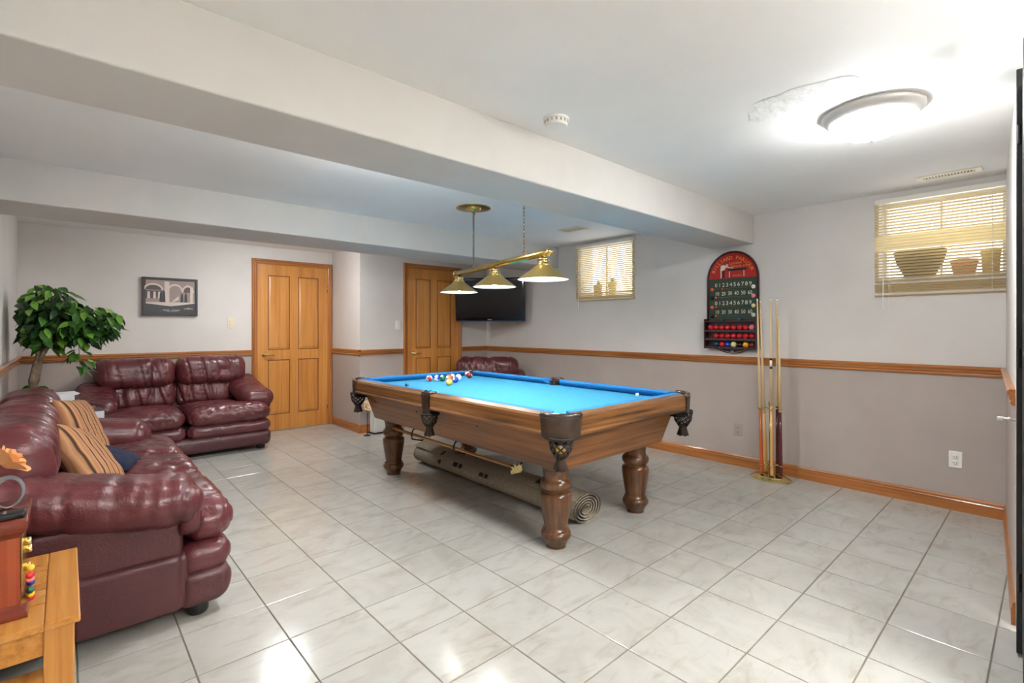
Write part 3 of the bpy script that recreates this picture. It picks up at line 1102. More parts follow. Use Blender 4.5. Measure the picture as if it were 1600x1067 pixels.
obj('underside', box(-HX + q1 + .02, HX - q1 - .02, -HY + q1 + .02, HY - q1 - .02, .48, .50), 'underside', t)
for bx_, by_ in ((-.63, -.42), (-.63, .3), (-.62, .98)):
    obj('bolt', mv(rotm(lathe([(.006, 0), (.006, .004), (.003, .006)], 8), 'Y', -PI / 2), bx_ + .067, by_, .63), 'underside', t)
# legs
LP = [(.0575, 0), (.0575, .018), (.064, .022), (.068, .036), (.074, .045), (.084, .058), (.087, .072), (.084, .086), (.074, .094), (.076, .100), (.074, .106),
      (.068, .112), (.068, .125), (.074, .16), (.082, .21), (.089, .26), (.091, .285), (.090, .302), (.082, .312), (.073, .316), (.072, .326), (.080, .332), (.087, .342),
      (.090, .355), (.089, .370), (.082, .382), (.073, .388), (.070, .40), (.070, .42), (.073, .425), (.071, .432), (.076, .44), (.074, .447), (.080, .455), (.082, .478)]
lg = obj('leg', lathe(LP, 32), 'leg_wood', t, auto=.9, loc=(-.40, -.945, 0))
for x_, y_ in ((.40, -.945), (.40, .945), (-.40, .945)):
    inst(lg, t, (x_, y_, 0))


def net(r0, z0, z1, n=9):
    ps = []
    def rad(s):
        return r0 * (1.02 - .25 * s - .35 * max(0, s - .6) / .4)
    for k in range(n):
        for sg in (-1, 1):
            pts = []
            for i in range(9):
                s = i / 8
                a = 2 * PI * k / n + sg * s * 2.1
                wob = .004 * math.sin(i * PI / 1.0)
                pts.append(((rad(s)) * math.cos(a), rad(s) * math.sin(a), z0 + (z1 - z0) * s))
            ps.append(tube(pts, .0042, 5))
    ps.append(tube([(r0 * math.cos(2 * PI * i / 20), r0 * math.sin(2 * PI * i / 20), z0) for i in range(20)], .006, 6, True))
    return join(*ps)


def tassel(r0, r1, z0, z1):
    V, F = [], []
    n = 18
    for z, r, w in ((z0, r0, 0), (z0 - .012, r0 * .9, 0), (z1, r1, .004)):
        for i in range(n):
            a = 2 * PI * i / n
            V.append(((r + (w if i % 2 else -w)) * math.cos(a), (r + (w if i % 2 else -w)) * math.sin(a), z + (w * 2 if i % 3 else 0)))
    for j in range(2):
        for i in range(n):
            k = (i + 1) % n
            F.append((j * n + i, (j + 1) * n + i, (j + 1) * n + k, j * n + k))
    F += [tuple(range(n)), tuple(range(2 * n, 3 * n))[::-1]]
    return V, F


CR = .132
for sx, sy in ((-1, -1), (1, -1), (1, 1), (-1, 1)):
    cx, cy = sx * (HX - CR), sy * (HY - CR)
    a0 = math.atan2(sy, sx)
    V, F = [], []
    n = 14
    prof = [(.008, .802), (.012, .79), (.010, .76), (.006, .715), (.004, .695), (-.02, .695), (-.02, .80)]
    for i in range(n + 1):
        s = i / n * 2 - 1
        a = a0 + s * PI / 4 * 1.06
        dip = .022 * (1 - abs(s) ** 3)
        for u, z in prof:
            zz = z - (dip if z < .74 else 0)
            V.append((cx + (CR + u) * math.cos(a), cy + (CR + u) * math.sin(a), zz))
    m_ = len(prof)
    for i in range(n):
        for j in range(m_):
            k = (j + 1) % m_
            F.append((i * m_ + j, i * m_ + k, (i + 1) * m_ + k, (i + 1) * m_ + j))
    F += [tuple(range(m_)), tuple(range(n * m_, (n + 1) * m_))]
    pk = fixn(obj('pocket', (V, F), 'pocket_leather', t, auto=.7))
    arcp = [(cx + (CR - .002) * math.cos(a0 + (i / n * 2 - 1) * PI / 4 * 1.12), cy + (CR - .002) * math.sin(a0 + (i / n * 2 - 1) * PI / 4 * 1.12), .803) for i in range(n + 1)]
    obj('pocket_rim', tube(arcp, .0155, 10), 'pocket_iron', pk, True)
    # dark hole lining
    fixn(obj('pocket_liner', mv(lathe([(.0615, .66), (.062, .795)], 24, False), sx * pcx, sy * pcy), 'pocket_hole', pk, True))
    obj('pocket_floor', mv(lathe([(.061, .655), (.061, .665)], 20), sx * pcx, sy * pcy), 'pocket_hole', pk)
    obj('net', mv(net(.062, .690, .585), sx * (HX - .062), sy * (HY - .062)), 'net_string', pk, True)
    obj('tassel', mv(tassel(.028, .037, .588, .52), sx * (HX - .062), sy * (HY - .062)), 'pocket_leather', pk, True)
for sx in (-1, 1):
    V, F = [], []
    secs = [(.812, .052, .004), (.80, .054, .012), (.78, .048, .013), (.74, .038, .012), (.70, .034, .011), (.655, .036, .010)]
    for z, hw_, u in secs:
        for uu in (u, -.03):
            for s in (-1, -.5, 0, .5, 1):
                V.append((sx * (HX + uu - (.006 * s * s if uu > 0 else 0)), s * hw_, z))
    for i in range(len(secs) - 1):
        o_ = i * 10
        ring = [0, 1, 2, 3, 4, 9, 8, 7, 6, 5]
        for k in range(10):
            l = (k + 1) % 10
            F.append((o_ + ring[k], o_ + ring[l], o_ + 10 + ring[l], o_ + 10 + ring[k]))
    ring = [0, 1, 2, 3, 4, 9, 8, 7, 6, 5]
    F += [tuple(ring), tuple(len(V) - 10 + k for k in ring[::-1])]
    pk = fixn(obj('pocket', (V, F), 'pocket_leather', t, auto=.7))
    obj('pocket_rim', tube([(sx * (HX - .045 + .058 * math.cos((k / 8 - .5) * PI)), .058 * math.sin((k / 8 - .5) * PI), .811) for k in range(9)], .011, 8), 'pocket_iron', pk, True)
    fixn(obj('pocket_liner', mv(lathe([(.053, .66), (.054, .80)], 24, False), sx * (HX - .05), 0), 'pocket_hole', pk, True))
    obj('pocket_floor', mv(lathe([(.053, .655), (.053, .665)], 20), sx * (HX - .05), 0), 'pocket_hole', pk)
    obj('net', mv(net(.056, .665, .575), sx * (HX - .03), 0), 'net_string', pk, True)
    obj('tassel', mv(tassel(.026, .035, .58, .51), sx * (HX - .03), 0), 'pocket_leather', pk, True)
# cue hooks below the left skirt
for hy in (.43, -.12):
    obj('cue_hook', tube([(-HX + q1 + .03, hy, .478), (-HX + q1 - .005, hy, .47), (-HX + q1 - .02, hy, .44), (-HX + q1 - .015, hy, .40), (-.437, hy, .376), (-.405, hy, .39)], .006, 8), 'black_plastic', t, True)

# bridge stick resting in the hooks
t = thing('bridge_stick', 'wooden bridge cue with brass head hanging below the pool table', 'cue', (2.05, 2.87, 0))
obj('shaft', tube([(0, .93, .402), (0, -.64, .388)], [.013, .009], 10), 'bridge_wood', t, True)
HS = .8
hd = [(-.05, -.03), (.05, -.03), (.058, 0), (.047, .012), (.05, .034), (.036, .02), (.024, .028), (.024, .044), (.010, .026), (-.010, .026), (-.024, .044), (-.024, .028), (-.036, .02), (-.05, .034), (-.047, .012), (-.058, 0)]
hd = [(a * HS, b_ * HS) for a, b_ in hd]
obj('bridge_head', mv(prism_xz(hd, -.004, .004), 0, -.65, .382), 'brass_bright', t)
obj('bumper', join(mv(sphere(.007, 8, 6), -.04, -.65, .412), mv(sphere(.007, 8, 6), .04, -.65, .412), mv(sphere(.006, 8, 6), .036, -.65, .358)), 'rubber', t, True)

# balls
BR = .0286


def ball(name, x, y, z, mats, lab, group, cat='ball', r=BR, rot=(0, 0, 0), stripe=False, number=True):
    V, F = sphere(r, 24, 16)
    I = []
    for f in F:
        c = sum((Vector(V[i]) for i in f), Vector()) / len(f)
        k = 0
        if stripe and abs(c.z) > r * .55:
            k = 1
        if number and abs(c.x) > r * .9:
            k = 1
        I.append(k)
    o = obj(name, (V, F, I), mats, None, True, loc=(x, y, z), rot=rot)
    tag(o, lab, cat, group)
    return o


G = 'pool balls gathered on the blue cloth'
zb = ZB + BR
for (x, y, col, stripe, lab, rot) in [
    (2.433, 3.800, 'ball_red', True, 'red striped pool ball, leftmost on the cloth', (.5, .9, .2)),
    (2.500, 3.785, 'ball_blue', True, 'blue and white striped pool ball second from left', (.2, .5, .9)),
    (2.535, 3.735, 'ball_green', False, 'green pool ball between striped blue and orange balls', (.4, 1.0, .3)),
    (2.605, 3.735, 'ball_orange', False, 'orange pool ball behind the yellow one', (.4, .3, .3)),
    (2.395, 3.430, 'ball_yellow', False, 'yellow pool ball nearest the camera in the cluster', (.7, .4, .3)),
    (2.660, 3.764, 'ball_maroon', True, 'maroon striped pool ball at the back of the cluster', (.6, .2, .3)),
    (2.547, 3.554, 'ball_blue', False, 'solid blue pool ball right of the orange one', (1.4, .4, .3)),
    (2.692, 3.708, 'ball_white', False, 'white cue ball at the right of the cluster', (0, 0, 0)),
    (2.945, 3.905, 'ball_red', True, 'pink and white striped pool ball in the far corner pocket mouth', (1.0, .5, .3)),
    (2.870, 3.775, 'ball_maroon', False, 'dark maroon pool ball just before the far corner pocket', (-.35, .2, 2.2)),
]:
    ball('pool_ball', x, y, zb, [col, 'ball_white'], lab, G, stripe=stripe, rot=rot, number=(col != 'ball_white'))
ball('pool_ball', TC[0] - HX + .062, TC[1] - HY + .062, .635, ['ball_yellow', 'ball_white'], 'yellow pool ball held in the nearest corner pocket net', 'balls in the pocket nets', rot=(.6, .4, 1.0))
o = obj('chalk_cube', join(mi(cbox(-.011, .011, -.011, .011, 0, .02, .002), 0), mi(cbox(-.009, .009, -.009, .009, .0195, .0212, .0008), 1)), ['chalk_teal', 'cloth_blue'], loc=(TC[0] - HX + .083, 3.26, .8137), rot=(0, 0, .3))
tag(o, 'small teal cube of cue chalk on the left cushion', 'chalk')
o = obj('chalk_cube', join(mi(cbox(-.011, .011, -.011, .011, 0, .02, .002), 0), mi(cbox(-.009, .009, -.009, .009, .0195, .0212, .0008), 1)), ['paper_white', 'cloth_blue'], loc=(TC[0] + HX - .14, 2.0, ZB), rot=(0, 0, .5))
tag(o, 'small white chalk cube beside the right cushion', 'chalk')

# rolled rug
t = thing('rolled_rug', 'rolled grey-brown rug lying on the tiles under the pool table', 'rug', (2.495, 3.0, 0), -.015)
V, F = [], []
R0, turns, ns, ny = .030, 4.3, 150, 24
PIT = .0195
half = .98
th = .0155
rows = []
def spiral(k, inner):
    s = k / ns
    a = s * turns * 2 * PI + .5
    r = R0 + (turns * PIT) * s - (th * .55 if inner else 0)
    return (r * 1.30 * math.cos(a), r * .86 * math.sin(a))
zmin = min(spiral(k, 0)[1] for k in range(ns + 1))
for k in range(ns + 1):
    for inner in (0, 1):
        x_, z_ = spiral(k, inner)
        for e in (-half, half):
            jit = .004 * math.sin(k * .35) * (1 if e > 0 else -1)
            V.append((x_, e + jit, z_ - zmin))
for k in range(ns):
    a = k * 4
    b_ = a + 4
    F += [(a, a + 1, b_ + 1, b_), (a + 2, b_ + 2, b_ + 3, a + 3), (a, b_, b_ + 2, a + 2), (a + 1, a + 3, b_ + 3, b_ + 1)]
F += [(0, 2, 3, 1), (ns * 4, ns * 4 + 1, ns * 4 + 3, ns * 4 + 2)]
fixn(obj('rug_roll', (V, F), 'rug_back', t, auto=.8))
# dark bound edge and woven motifs on the outside
for e in (-half, half):
    obj('bound_edge', tube([(spiral(k, 0)[0], e, spiral(k, 0)[1] - zmin) for k in range(0, ns + 1, 2)], .0028, 5), 'rug_dark', t)
ax_, az_ = (R0 + turns * PIT) * 1.30, (R0 + turns * PIT) * .86
def on_roll(a, y, dr=.002):
    k = ns - (a * 0)
    return ((ax_ + dr) * math.cos(a), y, (az_ + dr) * math.sin(a) - zmin)
mot = []
for (a, y, da, dy) in [(2.7, .30, .16, .03), (2.7, .23, .16, .02), (2.75, -.05, .14, .025), (2.75, -.11, .14, .02), (2.2, .55, .2, .015), (2.9, .52, .16, .02), (1.7, -.62, .35, .05)]:
    q = []
    for i in range(5):
        q.append(on_roll(a - da + 2 * da * i / 4, y - dy)); q.append(on_roll(a - da + 2 * da * i / 4, y + dy))
    obj('woven_motif', (q, [(2 * i, 2 * i + 1, 2 * i + 3, 2 * i + 2) for i in range(4)]), 'rug_dark', t)

# ================================================================ score board
t = thing('score_board', 'arched wooden billiard score board with ball shelves on right wall', 'score board', (XR, 1.972, 1.015), -PI / 2)
bw = .228
arcn = 28
outl = [(-bw, .05)] + [(-bw, .685)] + [(bw * math.cos(PI - PI * i / arcn), .685 + .245 * math.sin(PI * i / arcn)) for i in range(1, arcn)] + [(bw, .685), (bw, .05)]
outl += [(bw * .62, .035), (bw * .3, .008), (0, 0), (-bw * .3, .008), (-bw * .62, .035)]
obj('back_board', prism_xz(outl[::-1], -.018, 0), 'board_frame_wood', t)
gi = .012
obj('green_panel', box(-bw + gi, bw - gi, -.0195, -.017, .315, .688), 'board_green', t)
iw = bw - gi
obj('red_arch', prism_xz(([(iw * math.cos(PI - PI * i / arcn), .69 + .228 * math.sin(PI * i / arcn)) for i in range(arcn + 1)])[::-1], -.0195, -.017), 'board_red', t)
rim = [(bw * math.cos(PI - PI * i / arcn), -.018, .685 + .245 * math.sin(PI * i / arcn)) for i in range(arcn + 1)]
obj('arch_rim', tube([(-bw, -.018, .30)] + rim + [(bw, -.018, .30)], .009, 6), 'board_frame_wood', t, True)
tl = []
title = 'BILLIARD PARLOUR'
for i, ch in enumerate(title):
    if ch == ' ':
        continue
    a = math.radians(158 - (158 - 22) * i / (len(title) - 1))
    v = text_vf(ch, .046)
    v = mv(xf(v, Matrix.Rotation(-(a - PI / 2) * -1 * -1, 4, 'Y')), .172 * math.cos(a), -.0205, .69 + .172 * math.sin(a))
    tl.append(v)
obj('title_lettering', join(*tl), 'board_orange', t)
obj('script_lettering', join(mv(xf(text_vf('London', .036), Matrix.Rotation(-.06, 4, 'Y')), .03, -.0205, .815), mv(xf(text_vf('Billiards and', .030), Matrix.Rotation(-.04, 4, 'Y')), .062, -.0205, .787),
                             mv(text_vf('Snooker', .024), .045, -.0205, .705)), 'board_orange', t)
pic = [mi(box(-.045, .125, -.0205, -.019, .755, .775), 0), mi(box(-.03, -.022, -.0205, -.019, .70, .757), 1), mi(box(.1, .108, -.0205, -.019, .70, .757), 1)]
pic += [mi(box(-.108, -.094, -.0205, -.019, .695, .765), 2), mi(box(-.085, -.07, -.0205, -.019, .695, .765), 0), mi(box(-.098, -.09, -.0206, -.019, .695, .76), 0)]
pic += [mi(prism_xz([(-.11, .765), (-.075, .765), (-.055, .80), (-.075, .815), (-.105, .812)], -.0207, -.019), 2), mi(mv(rotm(lathe([(.013, 0), (.013, .002)], 12), 'X', PI / 2), -.048, -.0195, .808), 1),
        mi(prism_xz([(-.06, .79), (.01, .777), (.01, .783), (-.055, .80)], -.0208, -.019), 1)]
fixn(obj('player_picture', join(*pic), ['board_black', 'print_light', 'board_cream'], t))
nums = []
for zz, arr in ((.615, '0123456789'), (.447, '0123456789')):
    for i, ch in enumerate(arr):
        nums.append(mv(text_vf(ch, .050), -.150 + .0345 * i, -.0203, zz))
for zz in (.535, .365):
    for i, ch in enumerate(('10', '20', '30', '40', '50', '60')):
        nums.append(mv(xf(text_vf(ch, .050), Matrix.Diagonal((.78, 1, 1, 1))), -.140 + .0595 * i, -.0203, zz))
obj('number_lettering', join(*nums), 'board_cream', t)
for k, zz in enumerate((.600, .520, .432, .350)):
    obj('score_wire', tube([(-.19, -.024, zz - .004), (.185, -.024, zz)], .0014, 5), 'brass_bright', t)
    s_ = obj('score_slider', mv(rotm(lathe([(.006, 0), (.011, .004), (.011, .010), (.006, .014)], 12), 'Y', PI / 2), (-.095 if k == 0 else -.155), -.026, zz - .003), 'ball_orange', t, True)
    obj('end_knob', mv(sphere(.017, 12, 8), -.185, -.026, zz - .006), ('ball_orange', 'ball_black', 'ball_orange', 'ball_black')[k], t, True)
    obj('painted_ball', mv(rotm(lathe([(.018, 0), (.018, .0012)], 16), 'X', PI / 2), .186, -.0195, zz + .002), ('ball_white', 'ball_pink', 'ball_cream', 'board_cream')[k], t)
# shelf box
sw = .238
obj('shelf_side', box(-sw, -sw + .012, -.085, 0, .045, .318), 'board_frame_wood', t)
obj('shelf_side', box(sw - .012, sw, -.085, 0, .045, .318), 'board_frame_wood', t)
SZ = (.048, .132, .215, .303)
SHZ = []
for k, zz in enumerate((.058, .135, .212, .300)):
    obj('shelf', cbox(-sw + .012, sw - .012, -.085, 0, zz - .012, zz, .002), 'board_frame_wood', t)
    if k < 3:
        obj('shelf_lip', cbox(-sw + .012, sw - .012, -.089, -.083, zz - .014, zz + .006, .001), 'board_frame_wood', t)
obj('crest_text', mv(text_vf('66', .03), 0, -.0203, .012), 'board_cream', t)
obj('crest_line', tube([(-.13, -.019, .042), (-.06, -.019, .02), (0, -.019, .008), (.06, -.019, .02), (.13, -.019, .042)], .0015, 5), 'board_cream', t)


def bpos(x, y, z):
    return (XR + y, 1.972 - x, 1.015 + z)


SR = .0262
red_top = [-.187 + .0534 * i for i in range(8)]
for i, x in enumerate(red_top):
    c = 'ball_pink' if i == 7 else 'ball_red'
    ORD = ('first', 'second', 'third', 'fourth', 'fifth', 'sixth', 'seventh')
    p = bpos(x, -.052, .212 + SR + .0005)
    ball('snooker_ball', *p, [c, c], 'pink snooker ball at the right end of the top shelf' if i == 7 else 'red snooker ball, %s from left on the upper score board shelf' % ORD[i],
         'snooker balls on the score board' if i == 7 else 'red snooker balls on the upper shelf', r=SR, number=False)
for i, x in enumerate(red_top[1:]):
    p = bpos(x, -.052, .135 + SR + .0005)
    ball('snooker_ball', *p, ['ball_red', 'ball_red'], 'red snooker ball, %s from left on the middle score board shelf' % ORD[i], 'red snooker balls on the middle shelf', r=SR, number=False)
for i, (c, l) in enumerate((('ball_teal', 'dark green snooker ball on the bottom score board shelf'), ('ball_red', 'single red snooker ball on the bottom score board shelf'), ('ball_blue', 'blue snooker ball on the bottom score board shelf'),
                            ('ball_cream', 'pale cream snooker ball on the bottom score board shelf'), ('ball_black', 'black snooker ball on the bottom score board shelf'), ('ball_gold', 'golden yellow snooker ball on the bottom score board shelf'),
                            ('ball_brown', 'brown snooker ball at the right end of the bottom shelf'))):
    p = bpos(red_top[i + 1], -.052, .058 + SR + .0005)
    ball('snooker_ball', *p, [c, c], l, 'snooker balls on the score board', r=SR, number=False)
for x, c, l in ((-.085, 'chalk_teal', 'blue chalk lump on top of the score board shelf, left'), (.075, 'chalk_teal', 'dark chalk lump on top of the score board shelf, right')):
    p = bpos(x, -.045, .300)
    o = obj('chalk_cube', cbox(-.013, .013, -.013, .013, 0, .022, .004), c, loc=p, rot=(0, 0, x * 5))
    tag(o, l, 'chalk')

# ================================================================ cue rack
RC = (4.315, 1.575)
t = thing('cue_rack', 'brass floor stand for cues against the right wall', 'cue rack', (RC[0], RC[1], 0))
V, F = lathe([(.135, 0), (.142, .006), (.142, .014), (.128, .022), (.118, .026), (.11, .034), (.03, .04)], 40)
obj('base', ([(p[0] * .78 - p[1] * .0, p[1] * 1.1, p[2]) for p in V], F), 'brass_bright', t, auto=.7)
obj('pole', tube([(0, 0, .03), (0, 0, .62)], .012, 12), 'brass', t, True)
obj('knob', mv(sphere(.018, 12, 8), 0, 0, .63), 'brass', t, True)
CUES = [(-.064, -.02, -.098), (-.033, .045, -.078), (.010, -.055, -.002), (.050, .035, .045), (.075, -.015, .058)]   # across the view, away from it, across at the tip


def rk(l, d):
    return (.34 * l + .94 * d, -.94 * l + .34 * d)


for z_ in (.12, .585):
    ps = []
    for l, d, lt in CUES:
        cx, cy = rk(l + (lt - l) * z_ / 1.45, d)
        ps.append(tube([(cx + .019 * math.cos(q * PI / 5), cy + .019 * math.sin(q * PI / 5), z_) for q in range(10)], .003, 5, True))
        ps.append(tube([(0, 0, z_), (cx * .75, cy * .75, z_)], .003, 6))
    obj('cue_ring', join(*ps), 'brass_bright', t, True)


def cue(k, h, butt, blen, lab, band=False, joint=True):
    l, d, lt = CUES[k]
    bx_, by_ = rk(l, d)
    lx_, ly_ = rk(lt - l, 0)
    t = thing('cue_stick', lab, 'cue', (RC[0] + bx_, RC[1] + by_, .046), group='cues standing in the rack')
    R_ = lambda s: .0145 - .0085 * s
    def pt(s):
        return (lx_ * s, ly_ * s, h * s)
    s1 = blen / h
    obj('butt', tube([pt(0), pt(.02), pt(s1 * .5), pt(s1)], [R_(0), R_(0), R_(s1 * .5), R_(s1)], 12), butt, t, True)
    obj('bumper', tube([pt(-.003), pt(.004)], .012, 10), 'rubber', t, True)
    obj('shaft', tube([pt(s1), pt(.75), pt(.985)], [R_(s1), R_(.75), .0062], 12), 'maple', t, True)
    if joint:
        obj('joint', tube([pt(s1 - .006), pt(s1 + .006)], R_(s1) + .0006, 12), 'brass_bright', t, True)
    if band:
        obj('joint_band', tube([pt(.60), pt(.612)], R_(.60) + .0006, 12), 'black_plastic', t, True)
        obj('joint_band', tube([pt(.612), pt(.648)], R_(.63) + .0004, 12), 'ball_white', t, True)
        obj('joint_band', tube([pt(.648), pt(.66)], R_(.65) + .0006, 12), 'black_plastic', t, True)
    obj('ferrule', tube([pt(.983), pt(.996)], .0062, 8), 'ball_white', t, True)
    obj('tip', tube([pt(.996), pt(1)], .0058, 8), 'planter_dark', t, True)
    return t


cue(0, 1.45, 'cue_butt_orange', .53, 'cue with glossy orange butt at the left of the rack')
cue(1, 1.44, 'cue_butt_gold', .50, 'pale cue leaning behind the orange one in the rack')
cue(2, 1.45, 'cue_butt_gold', .56, 'golden cue with black and white band in the rack centre', True, False)
cue(3, 1.45, 'cue_butt_dark', .56, 'taller cue with dark red butt in the rack')
cue(4, 1.31, 'cue_butt_dark', .52, 'shortest cue with dark red butt at the rack right')

# black folding door at the right edge
t = thing('folding_door', 'black folding door panel seen edge-on at the right picture edge', 'door', (2.87, .1035, 0), math.atan2(.0128, .37))
obj('door_panel', cbox(-.19, 0, -.036, 0, .012, 2.235, .003), 'black_paint', t)
obj('door_panel', cbox(-.64, -.195, -.052, -.0165, .012, 2.165, .003), 'black_paint', t)
obj('hinge', join(*[tube([(-.1925, -.008, z), (-.1925, -.008, z + .07)], .006, 8) for z in (.25, 1.1, 1.95)]), 'black_plastic', t)
hb = obj('handle', join(tube([(-.06, 0, .88), (-.06, .03, .884), (-.06, .045, .882)], .005, 8), mv(sphere(.008, 10, 6), -.06, .02, .884), cbox(-.07, -.05, .035, .055, .874, .890, .003)), 'white_plastic', t, True)
hb['label'] = 'small white latch handle'

# ================================================================ leather seating
def crease(seed, sx=9, sz=2.2, amp=.012, width=7, axis='x', slant=.5):
    """thin folds: ridged noise stretched along one direction"""
    def f(p, n):
        if axis == 'x':
            q = Vector((p.x * sx + p.z * slant * 3, p.y * sz, p.z * sz + seed * 7.3))
        else:
            q = Vector((p.y * sx + p.x * slant * 3, p.x * sz, p.z * sz + seed * 7.3))
        a = noise.noise(q)
        rdg = max(0, 1 - abs(a) * 2.2) ** width
        soft = noise.noise(Vector((p.x * 5, p.y * 5, p.z * 5 + seed)))
        q2 = Vector((q.x * 2.3 + 5.1, q.y * 1.7, q.z * 1.4 + 3.3))
        rdg2 = max(0, 1 - abs(noise.noise(q2)) * 2.6) ** width
        return -amp * rdg - amp * .35 * rdg2 + amp * .3 * soft
    return f


def puff(name, x0, x1, y0, y1, z0, z1, r, parent, seed=0, fn=None, amp=.010, n=(22, 14, 12), k=6, mat='burgundy_leather', cr=None, bulge=0.0, bax='z'):
    hx, hy, hz = (x1 - x0) / 2, (y1 - y0) / 2, (z1 - z0) / 2
    c = ((x0 + x1) / 2, (y0 + y1) / 2, (z0 + z1) / 2)

    def g(x, y, z):
        u, v, w = x / hx, y / hy, z / hz
        if bulge:
            if bax == 'z' and w > 0:
                z += bulge * w * (1 - u * u) * (1 - .6 * v * v)
            if bax == 'y' and v < 0:
                y += bulge * v * (1 - u ** 4) * (1 - w * w)
        x, y, z = x + c[0], y + c[1], z + c[2]
        if fn:
            x, y, z = fn(x, y, z)
        return (x, y, z)
    o = obj(name, rbox(hx, hy, hz, r, k, n, g), mat, parent, True)
    if amp:
        displace(o, cr or crease(seed, amp=amp))
    return o


def make_sofa(name, lab, W, ns, loc, rz, H=.95, seed=0, cat='sofa'):
    t = thing(name, lab, cat, loc, rz, group='burgundy leather seating')
    AW = .26                                  # arm width
    sw = (W - 2 * AW + .06) / ns
    xs0 = -W / 2 + AW - .03
    kz = H / .95
    # carcass
    puff('base', -W / 2 + .05, W / 2 - .05, -.27, .42, .055, .30, .04, t, seed, amp=0, n=(2, 2, 2), k=3, mat='burgundy_side')
    puff('back_shell', -W / 2 + .10, W / 2 - .10, .28, .455, .06, .66 * kz, .06, t, seed, amp=0, n=(4, 2, 4), k=4, mat='burgundy_side')
    # bulging lower front
    def fr(x, y, z):
        s = max(0, min(1, (z - .045) / .16))
        return (x, y - (.03 * math.sin(s * PI * .85) if y < -.34 else 0), z)
    puff('front_panel', -W / 2 + .045, W / 2 - .045, -.395, -.22, .045, .205, .045, t, seed + 1, fn=fr, amp=.002, n=(20, 2, 5), k=4, mat='burgundy_side')
    for i in range(ns):
        a, b_ = xs0 + i * sw, xs0 + (i + 1) * sw
        ea = -.19 if i == 0 else .004            # end cushions wrap in front of the arms
        eb = .19 if i == ns - 1 else -.004
        # front roll below the seat
        puff('seat_roll', a + (ea if ea < 0 else .004), b_ + (eb if eb > 0 else -.004), -.425, -.22, .180, .320, .065, t, seed + 3 + i, amp=.005, n=(20, 3, 4), k=5,
             cr=crease(seed + i * 3, 14, 3, .006, 6))
        # seat
        def sf(x, y, z, a=a, b_=b_):
            # widen in front of the arms
            f = max(0, min(1, (-.225 - y) / .07))
            f = f * f * (3 - 2 * f)
            if ea < 0 and i == 0:
                x = x - f * .19 * max(0, (b_ - x) / (b_ - a))
            if eb > 0 and i == ns - 1:
                x = x + f * .19 * max(0, (x - a) / (b_ - a))
            z -= .02 * max(0, min(1, (y + .2) / .4))
            return (x, y, z)
        puff('seat_cushion', a + .003, b_ - .003, -.445, .25, .300, .480, .085, t, seed + 11 + i, fn=sf, amp=.014, n=(34, 30, 5), k=7, bulge=.03,
             cr=lambda p, n, s=seed + i: crease(s + 2, 16, 7, .009, 5, 'y', .9)(p, n) + crease(s + 5, 12, 5, .008, 6)(p, n))
        # lumbar cushion leaning back
        def lf(x, y, z):
            return (x, y + .10 * (z - .42), z)
        puff('lumbar_cushion', a + .002, b_ - .002, .195, .36, .43, .71 * kz, .075, t, seed + 21 + i, fn=lf, amp=.012, n=(34, 4, 18), k=6, bulge=.02, bax='y',
             cr=crease(seed + 31 + i, 9, 1.3, .020, 6))
        # head pillow
        wx = (.10 if ns > 1 else .14) if i == 0 else 0
        wy = (.10 if ns > 1 else .14) if i == ns - 1 else 0
        def hf(x, y, z):
            return (x, y + .06 * (z - .66), z)
        puff('head_pillow', a + .001 - wx, b_ - .001 + wy, .145, .42, .645 * kz, H, .11, t, seed + 41 + i, fn=hf, amp=.012, n=(36, 5, 10), k=8,
             cr=crease(seed + 51 + i, 7, 1.2, .022, 7))
    for s in (-1, 1):
        ix = W / 2 - AW
        # side panel with a recessed band
        xa, xb = sorted((s * (W / 2 - .035), s * ix))
        puff('arm_side', xa, xb, -.235, .43, .06, .30, .03, t, seed + 60, amp=.0015, n=(3, 10, 5), k=3, mat='burgundy_side')
        xa, xb = sorted((s * (W / 2 - .048), s * (ix + .02)))
        puff('arm_band', xa, xb, -.240, .42, .28, .50, .03, t, seed + 61, amp=.0015, n=(3, 10, 4), k=3, mat='burgundy_side')
        # fat padded top, rising to the back and turning out at the front
        xa, xb = sorted((s * (W / 2 + .005), s * (ix - .05)))
        def af(x, y, z, s=s):
            f = (y + .31) / .74
            z2 = z + .15 * kz * max(0, f) ** 1.5
            xo = x + s * .025 * max(0, 1 - f * 1.5)
            return (xo, y, z2)
        puff('arm_pad', xa, xb, -.315, .41, .405, .610, .10, t, seed + 62 + s, fn=af, amp=.012, n=(8, 34, 4), k=8,
             cr=crease(seed + 70 + s, 13, 1.6, .011, 6, 'y', 1.0))
        # front scroll under the pad
        xc = s * (W / 2 - .10)
        sc = obj('arm_scroll', mv(rotm(lathe([(.001, .030), (.045, .027), (.075, .018), (.084, 0), (.084, -.05)], 24), 'X', PI / 2), xc, -.275, .445), 'burgundy_leather', t, True)
        obj('scroll_piping', tube([(xc + .064 * math.cos(q * PI / 10), -.2965, .445 + .064 * math.sin(q * PI / 10)) for q in range(20)], .005, 6, True), 'seam_thread', sc)
        # seam lines on the outer side
        xo = s * (W / 2 - .034)
        obj('seam', join(tube([(xo, .10, .08), (xo, .10, .29)], .0022, 5)), 'seam_thread', t)
    for fx in (-W / 2 + .12, W / 2 - .12):
        for fy in (-.30, .36):
            obj('foot', lathe([(.036, 0), (.042, .01), (.042, .045), (.036, .058)], 16), 'black_plastic', t, True, loc=(fx, fy, 0))
    return t


